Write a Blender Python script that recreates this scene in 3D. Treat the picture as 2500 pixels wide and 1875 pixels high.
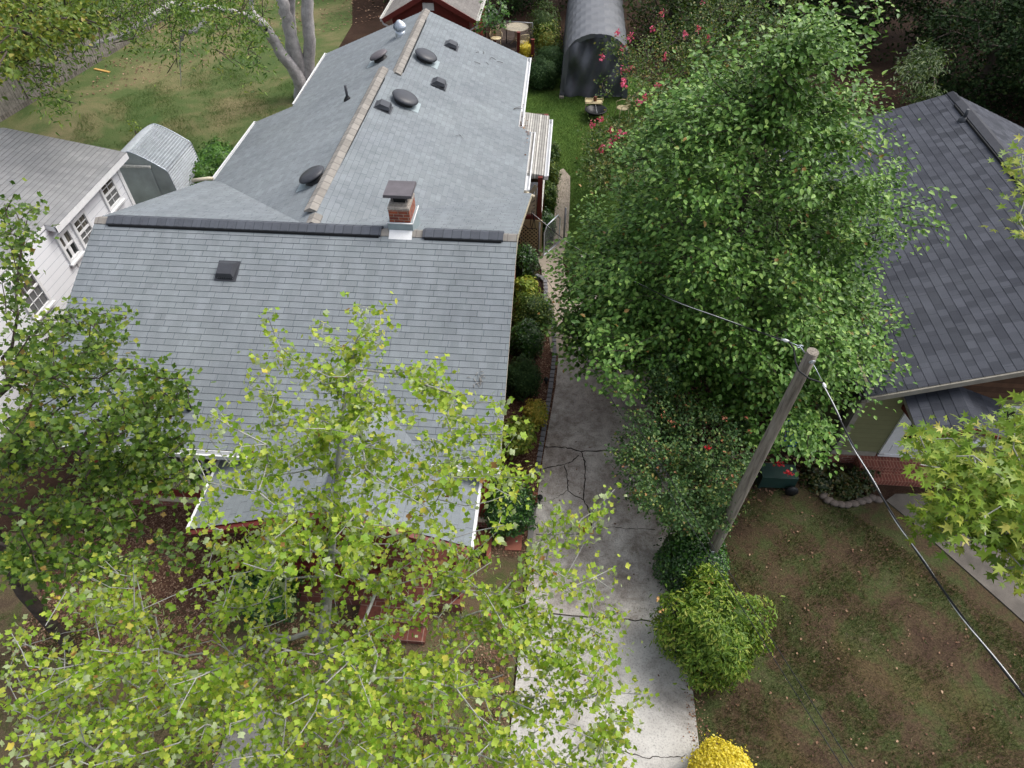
import bpy, math, random
import numpy as np
from mathutils import Vector, Matrix
random.seed(7); RN = np.random.RandomState(11)
S = bpy.context.scene
for o in list(bpy.data.objects): bpy.data.objects.remove(o)
# ---------------------------------------------------------------- camera (drone, 13.3 m up)
F, CH = 1640.0, 13.3
PI = math.pi
def camrot(p, r, yw):
    cp, sp = math.cos(p), math.sin(p)
    R = np.array([[1, 0, 0], [0, -sp, -cp], [0, cp, -sp]])
    c, s = math.cos(r), math.sin(r)
    R = np.array([[c, s, 0], [-s, c, 0], [0, 0, 1]]) @ R
    return R @ np.array([[math.cos(yw), math.sin(yw), 0], [-math.sin(yw), math.cos(yw), 0], [0, 0, 1]])
CR = camrot(math.radians(46.87), math.radians(.33), math.radians(4.75))
cd = bpy.data.cameras.new('camera'); cam = bpy.data.objects.new('camera', cd); S.collection.objects.link(cam)
M3 = Matrix((CR[0], -CR[1], -CR[2])).transposed()
cam.matrix_world = Matrix.Translation((0, 0, CH)) @ M3.to_4x4()
cd.sensor_width = 36; cd.lens = 36 * F / 2500; cd.clip_end = 400; cd.clip_start = .1
S.camera = cam
S.render.resolution_x, S.render.resolution_y = 1024, 768
# ---------------------------------------------------------------- world, sun, exposure
SUN_EL, SUN_AZ = math.radians(56), math.radians(62)      # azimuth from +Y towards +X
w = bpy.data.worlds.new('World'); S.world = w; w.use_nodes = True
nt = w.node_tree; nt.nodes.clear()
sky = nt.nodes.new('ShaderNodeTexSky'); sky.sky_type = 'NISHITA'; sky.sun_disc = False
sky.sun_elevation = SUN_EL; sky.sun_rotation = SUN_AZ; sky.dust_density = 5; sky.air_density = 1.0; sky.ozone_density = .7
bg = nt.nodes.new('ShaderNodeBackground'); bg.inputs[1].default_value = .15
wo = nt.nodes.new('ShaderNodeOutputWorld'); hs = nt.nodes.new('ShaderNodeHueSaturation'); hs.inputs['Saturation'].default_value = .45; nt.links.new(sky.outputs[0], hs.inputs['Color']); nt.links.new(hs.outputs[0], bg.inputs[0]); nt.links.new(bg.outputs[0], wo.inputs[0])
sl = bpy.data.lights.new('sun', 'SUN'); sl.energy = .95; sl.angle = math.radians(24); sl.color = (1, .96, .9)
so = bpy.data.objects.new('sun', sl); S.collection.objects.link(so)
sd = Vector((math.sin(SUN_AZ) * math.cos(SUN_EL), math.cos(SUN_AZ) * math.cos(SUN_EL), math.sin(SUN_EL)))
so.rotation_euler = sd.to_track_quat('Z', 'Y').to_euler(); so.location = (0, 20, 40)
S.view_settings.view_transform = 'Standard'; S.view_settings.look = 'None'; S.view_settings.exposure = .78; S.view_settings.gamma = 1
# ---------------------------------------------------------------- geometry of pixels -> world
C0 = np.array([0, 0, CH])
def ray(x, y): return CR.T @ np.array([(x - 1250) / F, (y - 937.5) / F, 1.])
def at(x, y, z=0.): d = ray(x, y); return C0 + (z - CH) / d[2] * d
def atx(x, y, X): d = ray(x, y); return C0 + X / d[0] * d
def aty(x, y, Y): d = ray(x, y); return C0 + Y / d[1] * d
def atp(x, y, pl):
    n = np.array(pl[0], float); d = ray(x, y); return C0 + (pl[1] - n @ C0) / (n @ d) * d
def depth(p): return float(CR[2] @ (np.array(p) - C0))
# ---------------------------------------------------------------- materials
MATS = {}
def newmat(name):
    m = bpy.data.materials.new(name); m.use_nodes = True
    n = m.node_tree.nodes; return m, n, m.node_tree.links, n['Principled BSDF']
def col(c): return (c[0], c[1], c[2], 1)
def setspec(b, v):
    for k in ('Specular IOR Level', 'Specular'):
        if k in b.inputs: b.inputs[k].default_value = v; return
def ramp(n, l, src, stops):
    r = n.new('ShaderNodeValToRGB'); l.new(src, r.inputs[0]); e = r.color_ramp.elements
    while len(e) > len(stops): e.remove(e[-1])
    while len(e) < len(stops): e.new(.5)
    for k, (p, c) in zip(e, stops): k.position = p; k.color = col(c)
    return r.outputs[0]
def noise(n, l, scale, detail=4, vec=None, rough=.6, dist=0):
    t = n.new('ShaderNodeTexNoise'); t.inputs['Scale'].default_value = scale; t.inputs['Detail'].default_value = detail
    t.inputs['Roughness'].default_value = rough; t.inputs['Distortion'].default_value = dist
    if vec is not None: l.new(vec, t.inputs['Vector'])
    return t.outputs[0]
def mix(n, l, a, b, f, mode='MIX'):
    x = n.new('ShaderNodeMix'); x.data_type = 'RGBA'; x.blend_type = mode
    for s, v in ((x.inputs[0], f), (x.inputs[6], a), (x.inputs[7], b)):
        if isinstance(v, (int, float)): s.default_value = v
        elif isinstance(v, tuple): s.default_value = col(v)
        else: l.new(v, s)
    return x.outputs[2]
def bump(n, l, b, h, s=.3, d=.02):
    q = n.new('ShaderNodeBump'); q.inputs['Strength'].default_value = s; q.inputs['Distance'].default_value = d
    l.new(h, q.inputs['Height']); l.new(q.outputs[0], b.inputs['Normal'])
def mplain(name, c, rough=.6, metal=0, var=.15, sc=6, bmp=0, spec=.3, sc2=60):
    if name in MATS: return MATS[name]
    m, n, l, b = newmat(name); tc = n.new('ShaderNodeTexCoord').outputs['Object']
    a = noise(n, l, sc, 5, tc); d = noise(n, l, sc2, 3, tc)
    c1 = ramp(n, l, a, [(.3, tuple(v * (1 - var) for v in c)), (.7, tuple(min(1, v * (1 + var)) for v in c))])
    o = mix(n, l, c1, ramp(n, l, d, [(.3, (.8, .8, .8)), (.7, (1.1, 1.1, 1.1))]), .5, 'MULTIPLY')
    l.new(o, b.inputs['Base Color']); b.inputs['Roughness'].default_value = rough; b.inputs['Metallic'].default_value = metal; setspec(b, spec)
    if bmp: bump(n, l, b, d, bmp, .02)
    MATS[name] = m; return m
def mground(name, stops, sc=1.2, sc2=45, stops2=None, bmp=.5, patch=None):
    m, n, l, b = newmat(name); tc = n.new('ShaderNodeTexCoord').outputs['Object']
    a = noise(n, l, sc, 6, tc, .7, .4); o = ramp(n, l, a, stops)
    if patch:
        a2 = noise(n, l, patch[0], 3, tc, .5, .8); o = mix(n, l, o, patch[1], ramp(n, l, a2, [(patch[2], (0, 0, 0)), (patch[3], (1, 1, 1))]))
    d = noise(n, l, sc2, 4, tc, .8)
    o = mix(n, l, o, ramp(n, l, d, stops2 or [(.35, (.45, .45, .45)), (.68, (1.5, 1.5, 1.5))]), .75, 'MULTIPLY')
    l.new(o, b.inputs['Base Color']); b.inputs['Roughness'].default_value = .95; setspec(b, .1); bump(n, l, b, d, bmp, .05)
    return m
def mshingle(name, ca, cb, cc, line, tab=.17, row=.143):
    m, n, l, b = newmat(name)
    uv = n.new('ShaderNodeUVMap').outputs[0]
    def brick(w, off, c1, c2, mort, ms):
        t = n.new('ShaderNodeTexBrick'); t.offset = off; t.offset_frequency = 2; t.squash = 1.45; t.squash_frequency = 3
        t.inputs['Scale'].default_value = 1; t.inputs['Brick Width'].default_value = w; t.inputs['Row Height'].default_value = row
        t.inputs['Mortar Size'].default_value = ms; t.inputs['Mortar Smooth'].default_value = .1; t.inputs['Bias'].default_value = 0
        t.inputs['Color1'].default_value = col(c1); t.inputs['Color2'].default_value = col(c2); t.inputs['Mortar'].default_value = col(mort)
        l.new(uv, t.inputs['Vector']); return t
    mid = tuple((x + y) / 2 for x, y in zip(ca, cb))
    t1 = brick(tab, .43, ca, cb, mid, 0.0); t2 = brick(tab * 2.3, .31, cc, mid, line, .0045)
    tc = n.new('ShaderNodeTexCoord').outputs['Object']
    big = noise(n, l, .6, 4, tc); fine = noise(n, l, 170, 2, tc)
    o = mix(n, l, t1.outputs[0], t2.outputs[0], .5)
    o = mix(n, l, o, line, t2.outputs['Fac'])
    o = mix(n, l, o, ramp(n, l, big, [(.3, (.9, .9, .92)), (.7, (1.06, 1.06, 1.05))]), .9, 'MULTIPLY')
    o = mix(n, l, o, ramp(n, l, fine, [(.3, (.72, .72, .72)), (.7, (1.25, 1.25, 1.25))]), .8, 'MULTIPLY')
    st = n.new('ShaderNodeTexNoise'); st.inputs['Scale'].default_value = 1; st.inputs['Detail'].default_value = 3
    mp = n.new('ShaderNodeMapping'); mp.inputs['Scale'].default_value = (2.2, .25, 1); l.new(uv, mp.inputs[0]); l.new(mp.outputs[0], st.inputs['Vector'])
    o = mix(n, l, o, ramp(n, l, st.outputs[0], [(.3, (.86, .86, .865)), (.7, (1.07, 1.07, 1.07))]), .9, 'MULTIPLY')
    l.new(o, b.inputs['Base Color']); b.inputs['Roughness'].default_value = .9; setspec(b, .15); bump(n, l, b, fine, .3, .01)
    return m
def mleaf(name, stops, trans=.3, rough=.45, under=None, spec=.35):
    m, n, l, b = newmat(name)
    g = n.new('ShaderNodeNewGeometry'); rnd = g.outputs['Random Per Island']
    tc = n.new('ShaderNodeTexCoord').outputs['Object']; big = noise(n, l, 1.1, 2, tc)
    ad = n.new('ShaderNodeMath'); ad.operation = 'MULTIPLY_ADD'; l.new(big, ad.inputs[0]); ad.inputs[1].default_value = .4
    l.new(rnd, ad.inputs[2]); sb = n.new('ShaderNodeMath'); sb.operation = 'SUBTRACT'; l.new(ad.outputs[0], sb.inputs[0]); sb.inputs[1].default_value = .215
    c = ramp(n, l, sb.outputs[0], stops)
    if under: c = mix(n, l, c, under, g.outputs['Backfacing'])
    l.new(c, b.inputs['Base Color']); b.inputs['Roughness'].default_value = rough; setspec(b, spec)
    t = n.new('ShaderNodeBsdfTranslucent'); l.new(mix(n, l, c, (1.0, 1.0, .55), 1., 'MULTIPLY'), t.inputs[0])
    ms = n.new('ShaderNodeMixShader'); ms.inputs[0].default_value = trans
    l.new(b.outputs[0], ms.inputs[1]); l.new(t.outputs[0], ms.inputs[2]); l.new(ms.outputs[0], n['Material Output'].inputs[0])
    return m
def mbrick(name, c1, c2, mort, sc=1.0, w=.21, h=.072):
    m, n, l, b = newmat(name); uv = n.new('ShaderNodeUVMap').outputs[0]
    t = n.new('ShaderNodeTexBrick'); t.inputs['Scale'].default_value = sc; t.inputs['Brick Width'].default_value = w; t.inputs['Row Height'].default_value = h
    t.inputs['Mortar Size'].default_value = .007; t.inputs['Color1'].default_value = col(c1); t.inputs['Color2'].default_value = col(c2); t.inputs['Mortar'].default_value = col(mort)
    l.new(uv, t.inputs['Vector']); tc = n.new('ShaderNodeTexCoord').outputs['Object']; a = noise(n, l, 12, 4, tc)
    l.new(mix(n, l, t.outputs[0], ramp(n, l, a, [(.3, (.6, .6, .6)), (.7, (1.25, 1.2, 1.2))]), .8, 'MULTIPLY'), b.inputs['Base Color'])
    b.inputs['Roughness'].default_value = .9; return m
def mlines(name, c, cd, period, axis, rough=.5, duty=.08, var=.1, metal=0):
    """boards or siding: thin dark joints every `period` metres along an object axis"""
    m, n, l, b = newmat(name); tc = n.new('ShaderNodeTexCoord').outputs['Object']
    sp = n.new('ShaderNodeSeparateXYZ'); l.new(tc, sp.inputs[0])
    d = n.new('ShaderNodeMath'); d.operation = 'DIVIDE'; l.new(sp.outputs[axis], d.inputs[0]); d.inputs[1].default_value = period
    f = n.new('ShaderNodeMath'); f.operation = 'FRACT'; l.new(d.outputs[0], f.inputs[0])
    k = n.new('ShaderNodeMath'); k.operation = 'LESS_THAN'; l.new(f.outputs[0], k.inputs[0]); k.inputs[1].default_value = duty
    fl = n.new('ShaderNodeMath'); fl.operation = 'FLOOR'; l.new(d.outputs[0], fl.inputs[0])
    wn = n.new('ShaderNodeTexWhiteNoise'); wn.noise_dimensions = '1D'; l.new(fl.outputs[0], wn.inputs['W'])
    a = noise(n, l, 7, 5, tc)
    o = mix(n, l, c, ramp(n, l, a, [(.3, (1 - var,) * 3), (.7, (1 + var,) * 3)]), 1., 'MULTIPLY')
    o = mix(n, l, o, ramp(n, l, wn.outputs[0], [(0, (1 - var,) * 3), (1, (1 + var,) * 3)]), 1., 'MULTIPLY')
    o = mix(n, l, o, cd, k.outputs[0]); l.new(o, b.inputs['Base Color']); b.inputs['Roughness'].default_value = rough; b.inputs['Metallic'].default_value = metal; setspec(b, .3)
    return m
# ---------------------------------------------------------------- mesh builder
ORG = {}
def link(o, parent=None):
    S.collection.objects.link(o)
    if parent is not None: o.parent = parent
    return o
def tag(o, label=None, cat=None, group=None, kind=None):
    if label: o['label'] = label
    if cat: o['category'] = cat
    if group: o['group'] = group
    if kind: o['kind'] = kind
    return o
def thing(name, label, cat, loc, group=None):
    o = bpy.data.objects.new(name, None); o.empty_display_size = .2; o.location = tuple(loc); link(o)
    ORG[o] = np.array(loc, float); return tag(o, label, cat, group)
class MB:
    def __init__(s): s.v = []; s.f = []; s.uv = []; s.sm = []
    def poly(s, pts, uvs=None, sm=False):
        i = len(s.v); s.v += [tuple(map(float, p)) for p in pts]; s.f.append(list(range(i, i + len(pts))))
        s.uv.append([tuple(u) for u in uvs] if uvs is not None else [(0, 0)] * len(pts)); s.sm.append(sm); return s
    def box(s, x0, x1, y0, y1, z0, z1, uv=1):
        return s.obox(((x0 + x1) / 2, (y0 + y1) / 2, (z0 + z1) / 2), (abs(x1 - x0) / 2, 0, 0), (0, abs(y1 - y0) / 2, 0), (0, 0, abs(z1 - z0) / 2))
    def obox(s, c, a, b, d):
        c, a, b, d = (np.array(q, float) for q in (c, a, b, d))
        P = lambda i, j, k: c + i * a + j * b + k * d
        la, lb, ld = (np.linalg.norm(q) for q in (a, b, d))
        for q, (u, v) in (((P(-1, -1, -1), P(-1, 1, -1), P(1, 1, -1), P(1, -1, -1)), (lb, la)), ((P(-1, -1, 1), P(1, -1, 1), P(1, 1, 1), P(-1, 1, 1)), (la, lb)),
                  ((P(-1, -1, -1), P(1, -1, -1), P(1, -1, 1), P(-1, -1, 1)), (la, ld)), ((P(1, 1, -1), P(-1, 1, -1), P(-1, 1, 1), P(1, 1, 1)), (la, ld)),
                  ((P(-1, 1, -1), P(-1, -1, -1), P(-1, -1, 1), P(-1, 1, 1)), (lb, ld)), ((P(1, -1, -1), P(1, 1, -1), P(1, 1, 1), P(1, -1, 1)), (lb, ld))):
            s.poly(q, [(0, 0), (2 * u, 0), (2 * u, 2 * v), (0, 2 * v)])
        return s
    def beam(s, p, q, wd, ht, up=(0, 0, 1)):
        p, q = np.array(p, float), np.array(q, float); d = q - p; L = np.linalg.norm(d); d /= L
        u = np.cross(d, np.array(up, float)); u /= max(1e-9, np.linalg.norm(u)); v = np.cross(u, d)
        return s.obox((p + q) / 2, d * L / 2, u * wd / 2, v * ht / 2)
    def prism(s, pts, h):
        """closed outline (counter-clockwise from the h side) pushed by vector h"""
        h = np.array(h, float); P = [np.array(p, float) for p in pts]; Q = [p + h for p in P]
        s.poly(Q); s.poly(P[::-1])
        for i in range(len(P)): j = (i + 1) % len(P); L = np.linalg.norm(P[j] - P[i]); hh = np.linalg.norm(h); s.poly((P[i], P[j], Q[j], Q[i]), [(0, 0), (L, 0), (L, hh), (0, hh)])
        return s
    def tube(s, pts, r, n=8, cap=True, sm=True):
        pts = [np.array(p, float) for p in pts]; rs = r if isinstance(r, (list, tuple)) else [r] * len(pts)
        rings = []; pu = None
        for i, p in enumerate(pts):
            d = pts[min(i + 1, len(pts) - 1)] - pts[max(i - 1, 0)]; d /= max(1e-9, np.linalg.norm(d))
            if pu is None: a = np.array([0, 0, 1.]) if abs(d[2]) < .9 else np.array([1., 0, 0]); u = np.cross(d, a)
            else: u = pu - d * (pu @ d)
            u /= np.linalg.norm(u); pu = u; v = np.cross(d, u)
            rings.append([p + rs[i] * (math.cos(2 * PI * k / n) * u + math.sin(2 * PI * k / n) * v) for k in range(n)])
        i0 = len(s.v)
        for g in rings: s.v += [tuple(map(float, q)) for q in g]
        for i in range(len(rings) - 1):
            for k in range(n):
                k2 = (k + 1) % n; s.f.append([i0 + i * n + k, i0 + i * n + k2, i0 + (i + 1) * n + k2, i0 + (i + 1) * n + k]); s.uv.append([(k / n, i), (k2 / n, i), (k2 / n, i + 1), (k / n, i + 1)]); s.sm.append(sm)
        if cap: s.f.append([i0 + k for k in range(n)][::-1]); s.uv.append([(0, 0)] * n); s.sm.append(False); m = i0 + (len(rings) - 1) * n; s.f.append([m + k for k in range(n)]); s.uv.append([(0, 0)] * n); s.sm.append(False)
        return s
    def lathe(s, c, prof, n=20, axis=(0, 0, 1), sm=True, sx=1, sy=1):
        c = np.array(c, float); ax = np.array(axis, float); ax /= np.linalg.norm(ax)
        a = np.array([1., 0, 0]); u = a - ax * (a @ ax); u /= np.linalg.norm(u); v = np.cross(ax, u)
        i0 = len(s.v)
        for r, h in prof:
            for k in range(n): t = 2 * PI * k / n; s.v.append(tuple(map(float, c + ax * h + r * (sx * math.cos(t) * u + sy * math.sin(t) * v))))
        for i in range(len(prof) - 1):
            for k in range(n):
                k2 = (k + 1) % n; s.f.append([i0 + i * n + k, i0 + i * n + k2, i0 + (i + 1) * n + k2, i0 + (i + 1) * n + k]); s.uv.append([(0, 0)] * 4); s.sm.append(sm)
        return s
    def build(s, name, m, parent=None, root=None):
        root = root if root is not None else parent
        while root is not None and root not in ORG and root.parent: root = root.parent
        off = ORG.get(root, np.zeros(3)) if root is not None else np.zeros(3)
        me = bpy.data.meshes.new(name); me.from_pydata([tuple(np.array(v) - off) for v in s.v], [], s.f)
        me.materials.append(m); uvl = me.uv_layers.new(name='UVMap'); k = 0
        fl = [c for f in s.uv for u in f for c in u]; uvl.data.foreach_set('uv', fl)
        me.polygons.foreach_set('use_smooth', s.sm); me.update()
        o = bpy.data.objects.new(name, me); return link(o, parent)
def sheet(name, pts, z, m, kind='structure', label=None):
    b = MB(); P = [(p[0], p[1], z) for p in pts]; b.poly(P, [(p[0], p[1]) for p in pts]); o = b.build(name, m); tag(o, label, None, None, kind); return o
def px_sheet(name, pix, z, m, **k): return sheet(name, [at(x, y, z) for x, y in pix], z, m, **k)
def copy_tree(o, parent=None):
    c = o.copy(); S.collection.objects.link(c); c.parent = parent
    for ch in list(o.children): copy_tree(ch, c)
    return c
# ---------------------------------------------------------------- foliage
def leafmesh(name, P, N, T, size, tpl, m, parent=None, root=None, extra=None):
    """P positions, N normals, T tip directions, size array; tpl = (verts (x side,y along,z fold), faces)"""
    P = np.asarray(P); n = len(P); tv = np.array(tpl[0], float); tf = tpl[1]
    T = T - N * (T * N).sum(1)[:, None]; T /= np.maximum(1e-6, np.linalg.norm(T, axis=1))[:, None]; U = np.cross(T, N)
    V = P[:, None, :] + size[:, None, None] * (tv[None, :, 0, None] * U[:, None] + tv[None, :, 1, None] * T[:, None] + tv[None, :, 2, None] * N[:, None])
    nv = len(tv); verts = V.reshape(-1, 3)
    fl = np.array([i for f in tf for i in f]); cnt = np.array([len(f) for f in tf])
    idx = (fl[None] + nv * np.arange(n)[:, None]).reshape(-1); cnts = np.tile(cnt, n)
    if extra is not None:
        ev, ef = extra; e0 = len(verts); verts = np.vstack([verts, ev]); idx = np.concatenate([idx, (np.array(ef) + e0).reshape(-1)]); cnts = np.concatenate([cnts, np.full(len(ef), len(ef[0]))])
    r = root if root is not None else parent
    if r is not None and r in ORG: verts = verts - ORG[r]
    me = bpy.data.meshes.new(name); me.vertices.add(len(verts)); me.vertices.foreach_set('co', verts.astype(np.float32).reshape(-1))
    me.loops.add(len(idx)); me.loops.foreach_set('vertex_index', idx.astype(np.int32)); me.polygons.add(len(cnts))
    me.polygons.foreach_set('loop_start', np.concatenate([[0], np.cumsum(cnts)[:-1]]).astype(np.int32)); me.polygons.foreach_set('loop_total', cnts.astype(np.int32))
    me.update(calc_edges=True); me.validate(); me.materials.append(m); o = bpy.data.objects.new(name, me); return link(o, parent)
OVAL = ([(0, 0, 0), (-.32, .3, .1), (-.3, .65, .08), (0, 1.05, -.12), (.3, .65, .08), (.32, .3, .1)], [(0, 3, 2, 1), (0, 5, 4, 3)])
LONG = ([(0, 0, 0), (-.17, .3, .06), (-.15, .65, .02), (0, 1.1, -.22), (.15, .65, .02), (.17, .3, .06)], [(0, 3, 2, 1), (0, 5, 4, 3)])
TULIP = ([(0, 0, 0), (-.3, -.02, .08), (-.52, .22, .12), (-.34, .42, .08), (-.46, .78, .02), (0, .74, -.06), (.46, .78, .02), (.34, .42, .08), (.52, .22, .12), (.3, -.02, .08)], [(0, 5, 4, 3, 2, 1), (0, 9, 8, 7, 6, 5)])
STAR = ([(0, 0, 0), (-.5, .02, -.05), (-.2, .25, .05), (-.52, .62, -.04), (-.13, .5, .03), (0, 1.0, -.08), (.13, .5, .03), (.52, .62, -.04), (.2, .25, .05), (.5, .02, -.05)], [(0, 5, 4, 3, 2, 1), (0, 9, 8, 7, 6, 5)])
CLUMP = ([(0, 0, 0), (-.45, .25, .1), (-.2, .4, 0), (-.35, .8, -.1), (0, .6, .05), (.15, 1., -.1), (.25, .5, .05), (.55, .5, 0), (.3, .15, .08)], [(0, 4, 3, 2, 1), (0, 8, 7, 6, 5, 4)])
def rdir(n):
    u = RN.randn(n, 3); return u / np.linalg.norm(u, axis=1)[:, None]
def orient(n, up=1.0, droop=.5, out=None):
    N = rdir(n) + np.array([0, 0, up]); N /= np.linalg.norm(N, axis=1)[:, None]
    T = rdir(n) * .8 + np.array([0, 0, -droop])
    if out is not None: T = T + out
    return N, T
def skeleton(trunk, tips, alpha=.35, step=.28, sag=.0, wob=.06):
    nodes = []; par = []
    for i in range(len(trunk) - 1):
        a, b = np.array(trunk[i], float), np.array(trunk[i + 1], float); k = max(1, int(np.linalg.norm(b - a) / step))
        for j in range(k): par.append(len(nodes) - 1); nodes.append(a + (b - a) * j / k)
    par.append(len(nodes) - 1); nodes.append(np.array(trunk[-1], float))
    N = np.zeros((len(nodes) + len(tips) * 40, 3)); PL = np.zeros(len(N)); n = len(nodes); N[:n] = nodes
    for i in range(1, n): PL[i] = 0
    tips = np.array(tips); ax = np.array(nodes)
    dd = np.array([np.min(np.linalg.norm(ax - t, axis=1)) for t in tips]); order = np.argsort(dd + RN.rand(len(tips)) * .3); par = list(par); ends = []
    for ti in order:
        t = tips[ti]; d = np.linalg.norm(N[:n] - t, axis=1) + alpha * PL[:n] + 1.1 * np.maximum(0, N[:n, 2] - t[2])
        k = int(np.argmin(d)); a = N[k].copy(); L = np.linalg.norm(t - a); m = min(30, max(1, int(L / step))); pr_ = k
        for j in range(1, m + 1):
            f = j / m; p = a + (t - a) * f; p[2] += -sag * L * 4 * f * (1 - f) * .25 if sag else 0
            if j < m: p = p + RN.randn(3) * wob * min(1, L)
            if n >= len(N): N = np.vstack([N, np.zeros((2000, 3))]); PL = np.concatenate([PL, np.zeros(2000)])
            N[n] = p; PL[n] = PL[pr_] + L / m; par.append(pr_); pr_ = n; n += 1
        ends.append(n - 1)
    return N[:n], np.array(par[:n]), ends
def wood_mesh(name, N, par, r0, m, parent, rmin=.006, expo=2.3, sides=5, rmax=None, ntrunk=0, lean=1):
    n = len(N); acc = np.full(n, rmin ** expo)
    kids = np.zeros(n)
    for i in range(n - 1, 0, -1):
        if par[i] >= 0: acc[par[i]] += acc[i] if kids[par[i]] else acc[i] - rmin ** expo; kids[par[i]] = 1
    r = acc ** (1 / expo); r = r * (r0 / r[0]) ** (np.clip(r / r[0], 0, 1)) if r0 else r
    r = np.maximum(r, rmin)
    idx = np.array([i for i in range(n) if par[i] >= 0]); A = N[par[idx]]; B = N[idx]; ra = np.minimum(r[par[idx]], r[idx] * 1.35); rb = r[idx]
    D = B - A; D /= np.maximum(1e-6, np.linalg.norm(D, axis=1))[:, None]
    up = np.where(np.abs(D[:, 2:3]) < .9, np.array([[0, 0, 1.]]), np.array([[1., 0, 0]])); U = np.cross(D, up); U /= np.linalg.norm(U, axis=1)[:, None]; W = np.cross(D, U)
    th = 2 * PI * np.arange(sides) / sides; cs = np.cos(th)[None, :, None]; sn = np.sin(th)[None, :, None]
    R = cs * U[:, None] + sn * W[:, None]; VA = A[:, None] + R * ra[:, None, None]; VB = (B + D * rb[:, None] * .3)[:, None] + R * rb[:, None, None]
    V = np.concatenate([VA, VB], 1).reshape(-1, 3); k = np.arange(sides); k2 = (k + 1) % sides
    q = np.stack([k, k2, k2 + sides, k + sides], 1); Fq = (q[None] + 2 * sides * np.arange(len(idx))[:, None, None]).reshape(-1, 4)
    if parent in ORG: V = V - ORG[parent]
    me = bpy.data.meshes.new(name); me.vertices.add(len(V)); me.vertices.foreach_set('co', V.astype(np.float32).reshape(-1))
    me.loops.add(Fq.size); me.loops.foreach_set('vertex_index', Fq.reshape(-1).astype(np.int32)); me.polygons.add(len(Fq))
    me.polygons.foreach_set('loop_start', (4 * np.arange(len(Fq))).astype(np.int32)); me.polygons.foreach_set('loop_total', np.full(len(Fq), 4, np.int32))
    me.polygons.foreach_set('use_smooth', np.ones(len(Fq), bool)); me.update(calc_edges=True); me.materials.append(m)
    return link(bpy.data.objects.new(name, me), parent), r
def inpoly(p, poly):
    x, y = p; c = False; j = len(poly) - 1
    for i in range(len(poly)):
        xi, yi = poly[i]; xj, yj = poly[j]
        if (yi > y) != (yj > y) and x < (xj - xi) * (y - yi) / (yj - yi) + xi: c = not c
        j = i
    return c
def tips_px(poly, n, z0, z1, mind=0, bias=None):
    xs = [p[0] for p in poly]; ys = [p[1] for p in poly]; out = []; g = 0
    while len(out) < n and g < n * 60:
        g += 1; p = (random.uniform(min(xs), max(xs)), random.uniform(min(ys), max(ys)))
        if not inpoly(p, poly): continue
        q = at(p[0], p[1], random.uniform(z0, z1))
        if mind and out and np.min(np.linalg.norm(np.array(out) - q, axis=1)) < mind: continue
        out.append(q)
    return out
def tips_ell(c, r, n, lo=.55, hi=1., lump=.0, mind=0, zmin=None, shape=None):
    out = []; g = 0
    while len(out) < n and g < n * 40:
        g += 1; u = rdir(1)[0]; k = random.uniform(lo ** 3, hi ** 3) ** (1 / 3)
        if lump: k *= 1 + lump * math.sin(u[0] * 7 + c[0]) * math.sin(u[1] * 6 + c[1] * 2) * math.cos(u[2] * 5 + 1)
        q = np.array(c) + np.array(r) * u * k
        if shape and not shape(q): continue
        if zmin is not None and q[2] < zmin: continue
        if mind and out and np.min(np.linalg.norm(np.array(out) - q, axis=1)) < mind: continue
        out.append(q)
    return out
def tree(name, label, cat, trunk, tips, leaf, tpl, per, crad, lm, wm, r0, up=1., droop=.5, group=None, rmin=.006, sides=5, flat=.7, alpha=.35, sag=0, along=.5, segs=None, step=.28, jit=.3, wob=.06):
    t = thing(name, label, cat, trunk[0], group)
    N, par, ends = skeleton(trunk, tips, alpha=alpha, sag=sag, step=step, wob=wob)
    wood, r = wood_mesh('trunk', N, par, r0, wm, t, rmin=rmin, sides=sides)
    if segs: segs(t, wood)
    P = []; O = []
    for e in ends:
        k = e; seg = [N[e]]
        for _ in range(3):
            if par[k] < 0: break
            k = par[k]; seg.append(N[k])
            if r[k] > rmin * 3.5: break
        d = seg[0] - seg[-1]
        for _ in range(max(1, int(RN.poisson(per)))):
            f = random.random()
            if random.random() < along:
                a = seg[0] + (seg[-1] - seg[0]) * f; q = a + RN.randn(3) * crad * .35
            else: q = seg[0] + RN.randn(3) * crad * np.array([1, 1, flat]) * .6
            P.append(q); O.append(q - seg[-1] if len(seg) > 1 else d)
    P = np.array(P); O = np.array(O); O /= np.maximum(1e-6, np.linalg.norm(O, axis=1))[:, None]
    n = len(P); Nn, T = orient(n, up, droop, O * .9); sz = leaf * (1 + jit * (RN.rand(n) * 2 - 1))
    leafmesh('crown', P, Nn, T, sz, tpl, lm, t)
    return t
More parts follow.
